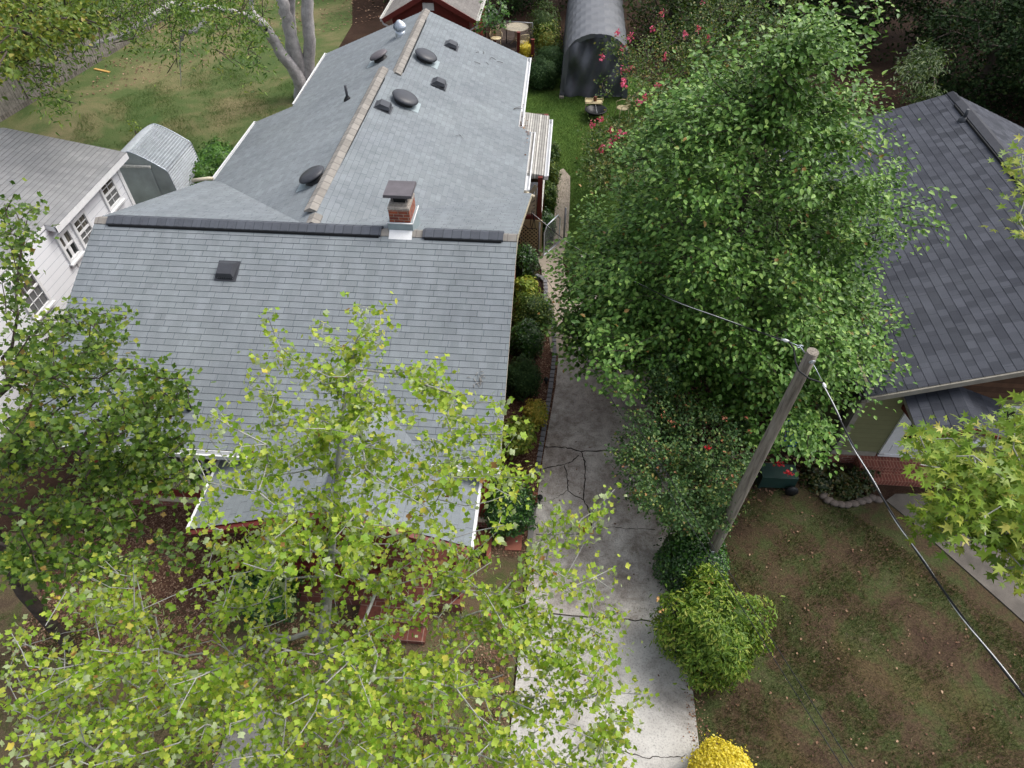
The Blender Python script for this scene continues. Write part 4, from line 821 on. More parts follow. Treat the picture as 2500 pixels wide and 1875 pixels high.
c = at(1208, 100, zD + .1); g = MB(); g.beam(c + P3(0, 0, .85), c + P3(-.8, -.2, .85), .08, .05); g.build('hand_rail', M['redp'], Dk)
g = MB(); p, q = at(1236, 52, 1.5), at(1300, 56, 1.5); g.tube([p + P3(0, 0, -1.), p, q, q + P3(0, 0, -1.)], .03, 8); tag(g.build('metal_handrail', M['steel']), 'grey pipe handrail behind the round patio table', 'handrail')
def chair(name, label, loc, rot, group=None, lattice=True):
    t = thing(name, label, 'chair', (0, 0, 0), group); W_ = .25
    g = MB(); g.lathe((0, 0, .42), [(0, 0), (.25, 0), (.26, .015), (.25, .03), (0, .03)], 20, sy=.95); g.build('seat', M['creamm'], t)
    for sx in (-1, 1):
        for sy in (-1, 1): g = MB(); g.tube([(sx * .2, sy * .18, .42), (sx * .24, sy * .24, 0)], .014, 6); g.build('leg', M['creamm'], t)
        g = MB(); g.tube([(sx * .24, -.16, .43), (sx * .3, -.2, .6), (sx * .29, .05, .66), (sx * .24, .24, .66)], .013, 6); g.build('armrest', M['creamm'], t)
    g = MB(); g.tube([(-.22, .2, .43), (-.25, .28, .75), (-.15, .32, .88), (.15, .32, .88), (.25, .28, .75), (.22, .2, .43)], .016, 6)
    for k in range(9): x_ = -.2 + k * .05; g.tube([(x_, .22, .46), (x_, .31, .86)], .008, 4)
    for k in range(5): z_ = .52 + k * .07; g.tube([(-.23, .23 + (z_ - .45) * .2, z_), (.23, .23 + (z_ - .45) * .2, z_)], .008, 4)
    g.build('backrest', M['creamm'], t); t.location = tuple(loc); t.rotation_euler = (0, 0, rot); return t
chair('patio_chair', 'cream metal patio chair left of the round deck table', P3(*at(1211, 92, zD + .45)[:2], zD), math.radians(8), 'cream patio chairs on the deck')
chair('patio_chair', 'cream metal patio chair in front of the round deck table, seen from behind', P3(*at(1276, 104, zD + .42)[:2], zD), math.radians(205), 'cream patio chairs on the deck')
c = at(1261, 66, zD + .75); T_ = thing('patio_table', 'round cream patio table with speckled top on the deck', 'table', (c[0], c[1], zD)); g = MB()
g.lathe((c[0], c[1], zD + .72), [(0, 0), (.56, 0), (.6, .015), (.6, .04), (.57, .05), (0, .05)], 32); g.build('tabletop', mplain('pebbled cream glass', (.36, .32, .24), .35, var=.4, sc=14), T_)
for k in range(4): a_ = k * PI / 2 + .4; g = MB(); ca, sa = math.cos(a_), math.sin(a_); g.tube([(c[0] + .12 * ca, c[1] + .12 * sa, zD + .72), (c[0] + .06 * ca, c[1] + .06 * sa, zD + .35), (c[0] + .18 * ca, c[1] + .18 * sa, zD + .1), (c[0] + .32 * ca, c[1] + .32 * sa, zD + .01)], .018, 6); g.build('leg', M['creamm'], T_)
# tent garage
tl, tr = at(1363, 236, 0), at(1533, 233, 0); TY = (tl[1] + tr[1]) / 2; tc_ = (tl[0] + tr[0]) / 2; hw = (tr[0] - tl[0]) / 2 - .05; TH = aty(1466, 80, TY)[2]; tb = TY + 7.2
Te = thing('tent_garage', 'dark grey fabric shelter with arched roof and closed front flap', 'tent', (tc_, TY + 3, 0))
def tp(f):   # half profile f 0..1 from base to apex
    if f < .45: k = f / .45; return (hw * (1.0 - .08 * k), TH * .56 * k)
    k = (f - .45) / .55; a_ = PI / 2 * k; return (hw * .92 * math.cos(a_) ** .9, TH * .56 + TH * .44 * math.sin(a_))
pf = [tp(k / 16) for k in range(17)]; pf = pf + [(-a_, z_) for a_, z_ in pf[-2::-1]]
b = MB(); ny = 46
def tpt(k, j):
    x_, z_ = pf[k]; f = j / ny; s_ = 1 - .018 * (.5 - .5 * math.cos(2 * PI * f * 7)) - .006 * math.sin(k * 2.1 + j); return (tc_ + x_ * s_ + .01 * math.sin(j * 1.7 + k * .8) * (1 if abs(x_) > hw * .85 else 0), TY - .12 + (tb - TY + .2) * f, z_ * s_)
for k in range(len(pf) - 1):
    for j in range(ny): b.poly([tpt(k, j), tpt(k, j + 1), tpt(k + 1, j + 1), tpt(k + 1, j)], sm=True)
b.build('canopy', M['tarp'], Te)
b = MB()
def wr(x, z): return TY - .1 + .14 * math.sin(x * 4.5 * (1.4 - .4 * z / TH) + z * 1.6) * (.35 + z / TH) + .07 * math.sin(x * 8 - z * 3.5) + .05 * math.sin(z * 4 + x * 2)
nx_, nz_ = 40, 26
def fr(i, j):
    x_ = -hw * .9 + 2 * hw * .9 * i / nx_; zm = 0
    for (a_, z_), (a2_, z2_) in zip(pf[:17], pf[1:17]):
        if a2_ <= abs(x_) <= a_: zm = z_ + (z2_ - z_) * (a_ - abs(x_)) / max(1e-6, a_ - a2_)
    if abs(x_) < pf[16][0] + 1e-6: zm = TH
    zm = max(zm, .5) * .965; z_ = zm * j / nz_; return (tc_ + x_, wr(x_, z_), z_ + .01)
for i in range(nx_):
    for j in range(nz_): b.poly([fr(i, j), fr(i + 1, j), fr(i + 1, j + 1), fr(i, j + 1)], sm=True)
b.build('front_flap', M['tarpd'], Te)
b = MB(); b.poly([(tc_ + a_, tb, z_) for a_, z_ in pf]); b.build('rear_flap', M['tarpd'], Te)
b = MB(); b.tube([(tc_ + a_ * .97, TY - .05, z_ * .98) for a_, z_ in pf], .03, 6); b.tube([(tc_ - hw, TY - .02, .03), (tc_ + hw, TY - .02, .03)], .025, 6); b.build('frame', M['steel'], Te)
b = MB()
for k in range(0, len(pf) - 1):
    for s_ in range(2):
        f0, f1 = s_ / 2, (s_ + 1) / 2; x_a, z_a = np.array(pf[k]) * (1 - f0) + np.array(pf[k + 1]) * f0; x_b, z_b = np.array(pf[k]) * (1 - f1) + np.array(pf[k + 1]) * f1; w_ = .02 * ((k * 2 + s_) % 2)
        b.poly([(tc_ + x_a * (1.0 + w_ / 2), TY - .16, z_a * (1 + w_ / 2)), (tc_ + x_b * 1.01, TY - .16, z_b * 1.005), (tc_ + x_b * .86, TY - .13, z_b * .94), (tc_ + x_a * .86, TY - .13, z_a * .94)])
b.build('hem', M['tarp'], Te)
for px, py in ((1371, 240), (1370, 250)): break
g = MB(); c = at(1371, 240, 0); g.box(c[0] - .1, c[0] + .1, c[1] - .05, c[1] + .05, 0, .1); tag(g.build('concrete_block', M['walk']), 'small pale block at the left front corner of the grey tent', 'block')
# side table, can, fire pit, third chair
c = at(1450, 248, .5); t = thing('side_table', 'small cream tray table behind the fire pit', 'table', (c[0], c[1], 0)); g = MB(); g.box(c[0] - .36, c[0] + .36, c[1] - .2, c[1] + .2, .48, .5); g.build('tray', M['creamm'], t)
g = MB(); g.tube([(c[0] - .37, c[1] - .2, .54), (c[0] + .37, c[1] - .2, .54), (c[0] + .37, c[1] + .22, .54), (c[0] - .37, c[1] + .22, .54), (c[0] - .37, c[1] - .2, .54)], .015, 6); g.build('rim', M['creamm'], t)
for sx in (-1, 1):
    for sy in (-1, 1): g = MB(); g.tube([(c[0] + sx * .33, c[1] + sy * .17, .5), (c[0] + sx * .36, c[1] + sy * .2, 0)], .013, 6); g.build('leg', M['creamm'], t)
g = MB(); g.lathe((c[0] + .05, c[1] + .08, .5), [(0, 0), (.07, 0), (.075, .02), (.075, .17), (.08, .18), (0, .18)], 16); tag(g.build('rusty_can', mplain('rusty tin', (.14, .05, .03), .7)), 'small rusty can on the cream tray table', 'can')
c = at(1455, 268, .42); t = thing('fire_pit', 'black round metal fire pit on the back lawn', 'fire pit', (c[0], c[1], 0)); g = MB()
g.lathe((c[0], c[1], .0), [(.05, .22), (.25, .24), (.38, .33), (.42, .42), (.47, .42), (.47, .45), (.4, .44), (.3, .34), (.12, .28), (0, .28)], 28); g.build('bowl', M['black'], t)
for k in range(4): a_ = k * PI / 2 + .8; g = MB(); g.tube([(c[0] + .4 * math.cos(a_), c[1] + .4 * math.sin(a_), .4), (c[0] + .34 * math.cos(a_), c[1] + .34 * math.sin(a_), .2), (c[0] + .42 * math.cos(a_), c[1] + .42 * math.sin(a_), 0)], .02, 6); g.build('leg', M['black'], t)
g = MB(); g.tube([(c[0] - .02, c[1] + .42, .46), (c[0] + .04, c[1] - .42, .46)], .014, 6); g.build('poker', M['steel'], t)
chair('garden_chair', 'cream metal chair half hidden by the pink crape myrtle beside the fire pit', P3(*at(1520, 265, .4)[:2], 0), math.radians(-70))
# chain link gate and posts
gp = at(1316, 626, 0); G_ = thing('chain_link_gate', 'half open galvanized pipe gate at the end of the bungalow side walk', 'gate', gp); a_ = at(1327, 628, 0); c_ = at(1364, 596, 0); hh = 1.15
g = MB(); g.tube([a_ + P3(0, 0, .08), a_ + P3(0, 0, hh - .2), a_ + P3(0, 0, hh) + (c_ - a_) * .15, a_ + P3(0, 0, hh + .05) + (c_ - a_) * .85, c_ + P3(0, 0, hh - .15), c_ + P3(0, 0, .08), a_ + P3(0, 0, .08)], .022, 8, cap=False); g.build('gate_frame', M['galv'], G_)
g = MB(); L = 18
for k in range(-L, L):
    for s_ in (1, -1):
        f0 = k / L; pts = []
        for j in range(12):
            z_ = .1 + (hh - .12) * j / 11; f = f0 + s_ * j / 11 * .9
            if 0 <= f <= 1: pts.append(a_ + (c_ - a_) * f + P3(0, 0, z_))
        if len(pts) > 1: g.tube(pts, .003, 3, cap=False)
g.build('mesh', M['steel'], G_)
for q in ((1315, 627), (1376, 592)):
    p = at(*q, 0); g = MB(); g.tube([p, p + P3(0, 0, 1.3)], .035, 10); g.lathe(p + P3(0, 0, 1.3), [(.04, 0), (.03, .04), (0, .05)], 10); g.build('post', M['steel'], G_)
# ================================================================ UTILITY POLE AND CABLES
pb = at(1708, 1404, 0); ptop = aty(1985, 858, pb[1]); U = thing('utility_pole', 'weathered wooden utility pole standing between driveway and brown lawn', 'pole', pb)
b = MB(); nseg = 14; b.tube([pb + (ptop - pb) * k / nseg for k in range(nseg + 1)], [.122 - .037 * k / nseg + random.uniform(-.003, .003) for k in range(nseg + 1)], 20); b.build('shaft', M['pole'], U)
g = MB(); p = pb + (ptop - pb) * .18 + P3(-.05, -.14, 0); g.box(p[0] - .03, p[0] + .03, p[1] - .012, p[1] + .002, p[2] - .06, p[2] + .06); g.build('tag', M['galv'], U)
def ring(c, r, nrm, rr=.008): 
    nrm = np.array(nrm, float); nrm /= np.linalg.norm(nrm); u = np.cross(nrm, P3(0, 0, 1)) if abs(nrm[2]) < .9 else P3(1, 0, 0); u /= np.linalg.norm(u); v = np.cross(nrm, u)
    return [c + r * (math.cos(2 * PI * k / 14) * u + math.sin(2 * PI * k / 14) * v) for k in range(15)], rr
k1 = aty(1953, 846, pb[1]); k2 = aty(1983, 884, pb[1] - .1)
for k_ in (k1, k2): g = MB(); pts, rr = ring(k_, .04, (0, 1, .4)); g.tube(pts, rr, 6, cap=False); g.tube([k_, k_ + (ptop - P3(0, 0, .15) - k_) * .5], .01, 6); g.build('eye_bolt', M['galv'], U)
def catenary(p, q, sag, n=30): return [p + (q - p) * (k / n) - P3(0, 0, sag * 4 * (k / n) * (1 - k / n)) for k in range(n + 1)]
def cable(label, pts, r, clampat=None, twist=True, group=None):
    t = thing('service_cable', label, 'cable', pts[0], group); g = MB(); g.tube(pts, r, 8); g.build('insulated_wire', M['black'], t)
    if twist:
        g = MB(); tw = []
        P_ = []
        for i in range(len(pts) - 1):
            for f in range(5): P_.append(pts[i] + (pts[i + 1] - pts[i]) * f / 5)
        for i, p in enumerate(P_):
            d = P_[min(i + 1, len(P_) - 1)] - P_[max(i - 1, 0)]; d = d / np.linalg.norm(d); u = np.cross(d, P3(0, 0, 1)); u /= np.linalg.norm(u); v = np.cross(u, d); a_ = i * .16; tw.append(p + (u * math.cos(a_) + v * math.sin(a_)) * r * 1.05)
        g.tube(tw, r * .5, 5); g.build('bare_wire', M['white'], t)  # real bare wire, coloured white to stand in for its bright highlights
    if clampat is not None: g = MB(); g.tube([clampat[0], clampat[0] * .5 + clampat[1] * .5, clampat[1]], [.012, .026, .016], 8); g.build('clamp', M['white'], t)
    return t
hA = aty(1299, 519, 18.0); dA = aty(1926, 834, pb[1] + .1); sg = catenary(hA, dA, .45)
cable('twisted service cable from the bungalow side porch to the pole top', sg, .011, (sg[-2] * .35 + sg[-1] * .65, sg[-1]))
far = at(2560, 1772, 7.4); dB = aty(2010, 935, pb[1] - .35); sg = catenary(dB, far, .25)
CR2 = .0115
cable('thick twisted cable running from the pole top down to the right edge', sg, CR2, (dB, sg[1] * .6 + dB * .4))
g = MB(); g.tube([dA, aty(1938, 850, pb[1]), aty(1941, 880, pb[1] - .1), aty(1950, 905, pb[1] - .25), aty(1975, 924, pb[1] - .3), dB], .013, 8); g.build('jumper_loop', M['black'], U)
g = MB(); g.tube([k1, dA], .005, 5); g.tube([k2, dB + (k2 - dB) * .1], .005, 5); g.build('bail_wire', M['galv'], U)
pa = aty(1215, 480, 18.0); pz = at(2100, 1900, 4.6)
for dx, lb in ((0, 'thin black phone cable crossing above the driveway, the right one of a close pair'), (-.1, 'thin black phone cable crossing above the driveway, the left one of a close pair')):
    cable(lb, catenary(pa + P3(dx * 3, 0, 0), pz + P3(dx, 0, -.05 if dx else 0), .12 + dx * .3), .006, None, False, 'thin phone cables over the driveway')
# ================================================================ GREEN HOUSE (right)
zE = 2.55; fc = at(2116, 969, zE); YG = fc[1]; XG0 = fc[0]; q = aty(2500, 903, YG); sg_ = (q[2] - zE) / (q[0] - XG0)
XGr = 11.45; zGr = zE + sg_ * (XGr - XG0); rb = at(2325, 226, zGr); XGr = rb[0] * .5 + XGr * .5; zGr = zE + sg_ * (XGr - XG0); rb = at(2325, 226, zGr); YGb = rb[1]; XG1 = 2 * XGr - XG0
Gh = thing('green_house', 'olive green house with charcoal shingle roof right of the driveway', 'house', (XG0 + 1, YG + 1, 0)); b = MB()
slope(b, (XGr, YG, zGr), (rb[0], YGb, zGr), (XG0, YGb, zE), (XG0, YG, zE), row=.2, lift=.007); slope(b, (XGr, YG, zGr), (rb[0], YGb, zGr), (XG1, YGb, zE), (XG1, YG, zE), row=.2, lift=.007); b.build('roof', M['roofd'], Gh)
b = MB(); slabunder(b, (XGr, YG, zGr), (rb[0], YGb, zGr), (XG0, YGb, zE), (XG0, YG, zE), t=.07); slabunder(b, (XGr, YG, zGr), (rb[0], YGb, zGr), (XG1, YGb, zE), (XG1, YG, zE), t=.07); b.beam((XG0 + .02, YG - .02, zE - .08), (XGr, YG - .02, zGr - .08), .13, .04, up=(0, 1, 0)); b.build('fascia', mplain('taupe trim', (.27, .25, .21), .6), Gh)
YW_ = 10.16; XWl = 6.85; 
if YG + .15 > YW_: YW_ = YG + .2
b = MB(); b.box(XWl, XG1 - .4, YW_, YGb - .4, .42, 2.6); b.build('wall', M['green'], Gh)
b = MB(); b.prism([(XWl, YW_ - .01, 2.5), (XG1 - .4, YW_ - .01, 2.5), (XGr, YW_ - .01, zGr - .2)], (0, .06, 0)); b.build('gable_shingles', mlines('brown gable shingles', (.1, .052, .03), (.05, .028, .018), .15, 2, .8, .08, .2), Gh)
b = MB(); b.box(XWl - .02, XG1 - .4, YW_ - .03, YGb - .4, 0, .34); b.build('foundation', M['brickd'], Gh)
b = MB(); b.box(XWl - .03, XWl + .12, YW_ - .03, YW_ + .0, .42, 2.55); b.box(XWl - .035, XWl - .0, YW_ - .03, YW_ + .13, .42, 2.55); b.box(XWl - .03, 7.85, YW_ - .035, YW_, .33, .46); b.box(XWl - .035, XWl, YW_, YGb - .4, .33, .46); b.box(XWl - .03, 8.0, YW_ - .035, YW_, 2.42, 2.62); b.build('corner_board', MATS['taupe trim'], Gh)
g = MB(); gutter(g, (XG0, YG + .02, zE), (XG0, YGb, zE), w=.12, out=(-1, 0, 0)); g.build('gutter', M['black'], Gh)
g = MB(); g.tube([(XG0 - .06, YG + .25, zE - .1), (XG0 - .02, YG + .3, zE - .25), (XWl - .05, YW_ + .3, zE - .5), (XWl - .05, YW_ + .3, .2)], .04, 8); g.build('downspout', M['black'], Gh)
g = MB(); ridgecap(g, (XGr, YG, zGr + .02), (rb[0], YGb, zGr + .02), sg_, sg_, (1, 0, 0), w=.15, h=.01); g.build('ridge_cap', M['roofd'], Gh)
g = MB(); p, q = P3(XGr, YG + .5, zGr + .05), P3(rb[0], YGb - .7, zGr + .05); ridgecap(g, p, q, sg_, sg_, (1, 0, 0), w=.18, h=.03, seg=.3); g.build('ridge_vent', M['capblack'], Gh)
g = MB(); g.beam(p + P3(-.2, .1, -.09), q + P3(-.2, -.1, -.09), .03, .06); g.beam(p + P3(.2, .1, -.09), q + P3(.2, -.1, -.09), .03, .06); g.build('vent_slot', M['black'], Gh)
plG = ((-sg_, 0, 1), zE - sg_ * XG0); p = atp(2352, 292, plG); g = MB(); g.tube([p, p + P3(0, 0, .3)], .05, 12); g.lathe(p, [(.13, -.04), (.12, .02), (.05, .08)], 14); g.build('vent_pipe', M['vent'], Gh)
# small gabled entry roof
w0, w1, w2 = aty(2206, 965, YW_ - .02), aty(2338, 942, YW_ - .02), aty(2432, 972, YW_ - .02)
zer = w1[2]; fr_ = at(2386, 1045, zer); yE = fr_[1]; sl_e = (w1[2] - w0[2]) / (w1[0] - w0[0]); zl_ = w0[2]; Xl, Xm, Xr_ = w0[0], w1[0], 2 * w1[0] - w0[0]; Xm2 = fr_[0]
b = MB(); slope(b, (Xm, YW_, zer), (Xm2, yE, zer), (Xm2 - (Xm - Xl), yE, zl_), (Xl, YW_, zl_), row=.2); slope(b, (Xm, YW_, zer), (Xm2, yE, zer), (Xm2 + (Xm - Xl), yE, zl_), (Xr_, YW_, zl_), row=.2); er = b.build('entry_roof', M['roofd'], Gh)
b = MB(); slabunder(b, (Xm, YW_, zer), (Xm2, yE, zer), (Xm2 - (Xm - Xl), yE, zl_), (Xl, YW_, zl_), .08); slabunder(b, (Xm, YW_, zer), (Xm2, yE, zer), (Xm2 + (Xm - Xl), yE, zl_), (Xr_, YW_, zl_), .08); b.prism([(Xm2 - (Xm - Xl) + .15, yE + .1, zl_ - .05), (Xm2 + (Xm - Xl) - .15, yE + .1, zl_ - .05), (Xm2, yE + .1, zer - .1)], (0, .05, 0)); b.build('entry_gable', MATS['taupe trim'], er, root=Gh)
b = MB()
for X in (Xm2 - (Xm - Xl), Xm2 + (Xm - Xl)): b.beam((Xm2, yE - .02, zer - .05), (X, yE - .02, zl_ - .05), .1, .035, up=(0, 1, 0))
b.build('red_trim', M['redp'], er, root=Gh)
b = MB(); b.beam((Xl + .15, YW_ - .03, zl_ - .35), (Xl + .15, yE + .15, zl_ - .08), .1, .1); b.build('bracket', M['redp'], er, root=Gh)
g = MB(); d0 = 7.9; g.box(d0, d0 + .12, YW_ - .05, YW_, .42, zl_ + .15); g.box(d0 + 1.15, d0 + 1.27, YW_ - .05, YW_, .42, zl_ + .15); g.box(d0, d0 + 1.27, YW_ - .05, YW_ - .004, .36, .44); g.build('door_casing', M['white'], Gh)
g = MB(); g.box(d0 + .12, d0 + 1.15, YW_ - .03, YW_ - .006, .44, zl_ + .15); g.box(d0 + .2, d0 + 1.07, YW_ - .045, YW_ - .03, .52, .78); dd = g.build('door', M['white'], Gh)
g = MB(); g.box(d0 + .3, d0 + .97, YW_ - .045, YW_ - .028, 1.0, 1.6); g.build('door_glass', mplain('dark red glass', (.03, .008, .006), .15), dd, root=Gh)
g = MB(); sx0_, sx1_ = 7.45, 9.4
g.box(sx0_, sx1_, YW_ - .35, YW_ - .03, 0, .32); g.box(sx0_, sx1_, YW_ - .62, YW_ - .35, 0, .17); g.build('brick_steps', mbrick('step brick', (.24, .075, .05), (.18, .05, .035), (.36, .2, .14), w=.075, h=.21), Gh)
window(Gh, 9.9, 10.8, 1.2, 2.2, YW_, 2, mt='white')
# ================================================================ SHRUBS
FS = 'foundation shrubs between bungalow and driveway'
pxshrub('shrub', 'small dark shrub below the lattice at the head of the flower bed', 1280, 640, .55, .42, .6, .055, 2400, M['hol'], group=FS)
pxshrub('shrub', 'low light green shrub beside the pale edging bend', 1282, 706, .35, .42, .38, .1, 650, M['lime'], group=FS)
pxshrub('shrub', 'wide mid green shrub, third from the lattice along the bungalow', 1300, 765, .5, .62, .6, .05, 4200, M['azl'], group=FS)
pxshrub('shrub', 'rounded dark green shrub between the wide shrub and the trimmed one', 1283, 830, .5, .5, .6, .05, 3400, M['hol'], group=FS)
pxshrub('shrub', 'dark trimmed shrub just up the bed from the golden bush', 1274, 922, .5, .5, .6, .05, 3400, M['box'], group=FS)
pxshrub('golden_bush', 'small golden yellow bush touching the edging stones', 1307, 1008, .42, .3, .38, .06, 900, M['goldo'])
pxshrub('shrub', 'leafy yellow green shrub on bare stems below the golden bush', 1262, 1062, .75, .43, .42, .085, 1100, M['lime'], group=FS, core=.7, up=.8)
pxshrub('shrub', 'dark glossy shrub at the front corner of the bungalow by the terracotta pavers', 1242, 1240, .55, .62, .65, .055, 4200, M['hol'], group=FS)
pxshrub('shrub', 'hedge clump at the far end of the side porch', 1345, 378, .45, .38, .5, .06, 1700, M['azl'], group='hedge along the side porch', cat='hedge')
pxshrub('shrub', 'hedge clump beside the middle of the side porch', 1342, 428, .45, .38, .55, .06, 1700, M['azl'], group='hedge along the side porch', cat='hedge')
pxshrub('shrub', 'hedge clump beside the near porch post', 1337, 482, .45, .36, .55, .06, 1900, M['azl'], group='hedge along the side porch', cat='hedge')
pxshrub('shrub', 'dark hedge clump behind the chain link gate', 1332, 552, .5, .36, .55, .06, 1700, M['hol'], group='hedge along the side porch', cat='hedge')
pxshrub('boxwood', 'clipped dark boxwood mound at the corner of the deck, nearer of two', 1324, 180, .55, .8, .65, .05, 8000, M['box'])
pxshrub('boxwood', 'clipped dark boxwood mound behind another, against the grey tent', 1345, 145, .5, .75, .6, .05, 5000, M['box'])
pxshrub('golden_bush', 'bright yellow potted bush between two red deck posts', 1284, 122, .65, .33, .33, .07, 700, M['gold'])
pxshrub('round_shrub', 'round glossy dark green shrub at the foot of the utility pole', 1690, 1378, .55, .74, .72, .052, 9000, M['hol'], lump=.08)
pxshrub('golden_bush', 'bright yellow dome shaped bush at the bottom edge of the brown lawn', 1763, 1893, .45, .55, .52, .042, 6500, M['gold'], lump=.05)
t = pxshrub('leafy_shrub', 'large yellow green shrub with drooping leaves beside the lower driveway', 1735, 1535, .9, 1.0, .88, .088, 9500, M['ygs'], tpl=LONG, lump=.26, up=.5, core=.72, droop=.9)
def pods(parent, pix, z, m, s=.03, n=9, spread=.07, name='blossom'):
    for px, py in pix:
        c = at(px, py, z); P = c + RN.randn(n, 3) * spread * .8 * np.array([.6, .6, .8]); N, T = orient(n, .3, .2); leafmesh(name, P, N, T, np.full(n, s * 1.0) * (1 + .3 * RN.randn(n)).clip(.5, 1.6), CLUMP, m, parent)
pods(t, [(1608, 1465), (1614, 1490), (1725, 1447), (1740, 1422), (1738, 1440), (1825, 1480), (1790, 1485)], 1.6, M['tanpod'], .05, 7, .05, 'seed_cluster')
shrub('ivy_patch', 'bright green ivy mound between the metal shed and the long roof', at(525, 410, .5), (1.1, 1.5, .75), .09, 4200, M['ivy'], cat='ivy', stems=False, lump=.25)
shrub('sprout', 'single light green sprout beside the left side of the metal shed', at(333, 320, .5), (.22, .22, .45), .1, 60, M['lime'], cat='sprout', core=0)
shrub('dark_shrub', 'dark green shrub on the lawn in front of the porch, under the tulip tree', at(655, 1440, .7), (.62, .62, .75), .06, 3200, M['hol'])
shrub('fern_clump', 'tall dark leafy growth behind the deck chairs', at(1330, 70, 1.), (.8, 1., 1.25), .11, 2200, M['woodg'], tpl=LONG, cat='shrub', core=.6)
shrub('spindly_bush', 'yellowish bush between deck table and grey tent', at(1335, 105, .8), (.7, .6, .9), .08, 1300, M['olive'], cat='shrub', core=.55)
for i, (px, py, r) in enumerate(((2005, 1180, .5), (2050, 1165, .45), (2090, 1190, .4), (1995, 1150, .4), (2110, 1160, .35), (2070, 1200, .3))):
    shrub('bedding_plant', ['bronze green ground plant in the middle left of the stone edged bed', 'bronze green ground plant at the centre of the stone edged bed', 'bronze green ground plant nearest the brick steps', 'bronze green ground plant tucked against the brick corner of the green house', 'small bronze ground plant hard against the olive wall base', 'small bronze ground plant nearest the curved row of stones'][i], at(px, py, .08), (r, r * .7, .2), .07, 420, M['bronze'], group='bedding plants by the green house', cat='plant', stems=False, core=.6)
shrub('side_shrub', 'dark green plants at the far end of the entry of the green house', at(2490, 1050, .6), (.6, .6, .6), .09, 900, M['woodg'])
# ================================================================ TREES
def T3(*a): return [P3(*q) for q in a]
# pear tree: dense heart-leaved crown over the driveway head
def pshape(q): h = (q[2] - 1.4) / 8.3; return 0 <= h <= 1 and np.hypot((q[0] - PX - .25 * h) / 3.6, (q[1] - PY) / 3.6) < (1.0 - .92 * h ** 1.85) * (.78 + .22 * min(1, h * 4)) * (1 + .13 * math.sin(3 * math.atan2(q[1] - PY, q[0] - PX) + q[2] * 1.3) + .08 * math.sin(7 * math.atan2(q[1] - PY, q[0] - PX) + q[2] * 2.5))
PX, PY = 3.75, 12.9
cc = tips_ell((PX, PY, 5.2), (3.9, 4, 4.9), 215, .5, 1., mind=.55, shape=pshape); tips = []
for c in cc:
    s_ = random.uniform(.22, .36)
    for _ in range(9): tips.append(c + RN.randn(3) * np.array([s_, s_, s_ * .8]))
tips += tips_ell((PX, PY, 5.0), (2.4, 2.4, 4.0), 230, .1, 1., mind=.3, shape=pshape)
tips += tips_px([(1350, 590), (1450, 560), (1480, 680), (1380, 680)], 6, 3.5, 4.2) + tips_px([(1350, 790), (1480, 760), (1500, 900), (1400, 900)], 22, 2.2, 3.) + tips_px([(2080, 700), (2190, 720), (2200, 890), (2080, 900), (1960, 960)], 32, 3, 4.2) + tips_px([(1960, 1040), (2060, 1020), (2040, 1130), (1980, 1120)], 6, 1.8, 2.6) + tips_px([(1420, 620), (1560, 560), (1560, 1000), (1480, 960), (1430, 820)], 60, 2.6, 4.6)
tips += tips_px([(1830, 900), (2010, 880), (2030, 1040), (1960, 1120), (1850, 1100)], 62, 1.9, 3.2)
for px, py in ((1985, 80), (2010, 60), (2030, 75), (2050, 120), (2100, 185), (2110, 215), (1950, 20), (2170, 310), (2140, 270), (2185, 470), (2210, 480), (2195, 380)): tips.append(at(px, py, 7.9 if py < 130 else 6.6 if py < 300 else 5.2))
tree('pear_tree', 'large full crowned tree with heart shaped leaves over the head of the driveway', 'tree', T3((PX, PY, 0), (PX, PY, 1.6), (PX + .1, PY, 4.2), (PX + .15, PY, 6.6), (PX + .2, PY + .1, 8.6)), tips, .1, OVAL, 46, .3, M['pear'], M['bark'], .17, up=1.5, droop=.55, flat=.8)
# tulip tree in the foreground
zt_ = []
zt_ += tips_px([(0, 1500), (180, 1380), (330, 1450), (420, 1500), (560, 1560), (640, 1450), (900, 1480), (1150, 1400), (1290, 1420), (1330, 1875), (700, 1890), (0, 1890)], 300, 3.8, 6.6, .13)
zt_ += tips_px([(0, 1600), (500, 1560), (900, 1600), (1250, 1650), (1200, 1890), (0, 1890)], 115, 5.2, 6.8)
zt_ += tips_px([(200, 1380), (330, 1340), (380, 1420), (330, 1520), (230, 1500)], 14, 5, 6.4) + tips_px([(500, 1360), (620, 1420), (600, 1540), (480, 1500)], 14, 5, 6.4)
zt_ += tips_px([(470, 1240), (540, 1100), (660, 1030), (760, 1060), (900, 1060), (1050, 1060), (1180, 1100), (1260, 1180), (1230, 1330), (1000, 1420), (620, 1400), (500, 1330)], 125, 6.2, 7.9, .12)
zt_ += tips_px([(520, 1270), (800, 1250), (1130, 1320), (1150, 1440), (700, 1470), (520, 1400)], 60, 5., 6.4)
zt_ += tips_px([(640, 960), (760, 880), (900, 880), (930, 1000), (860, 1080), (700, 1080)], 26, 7.2, 8.4)
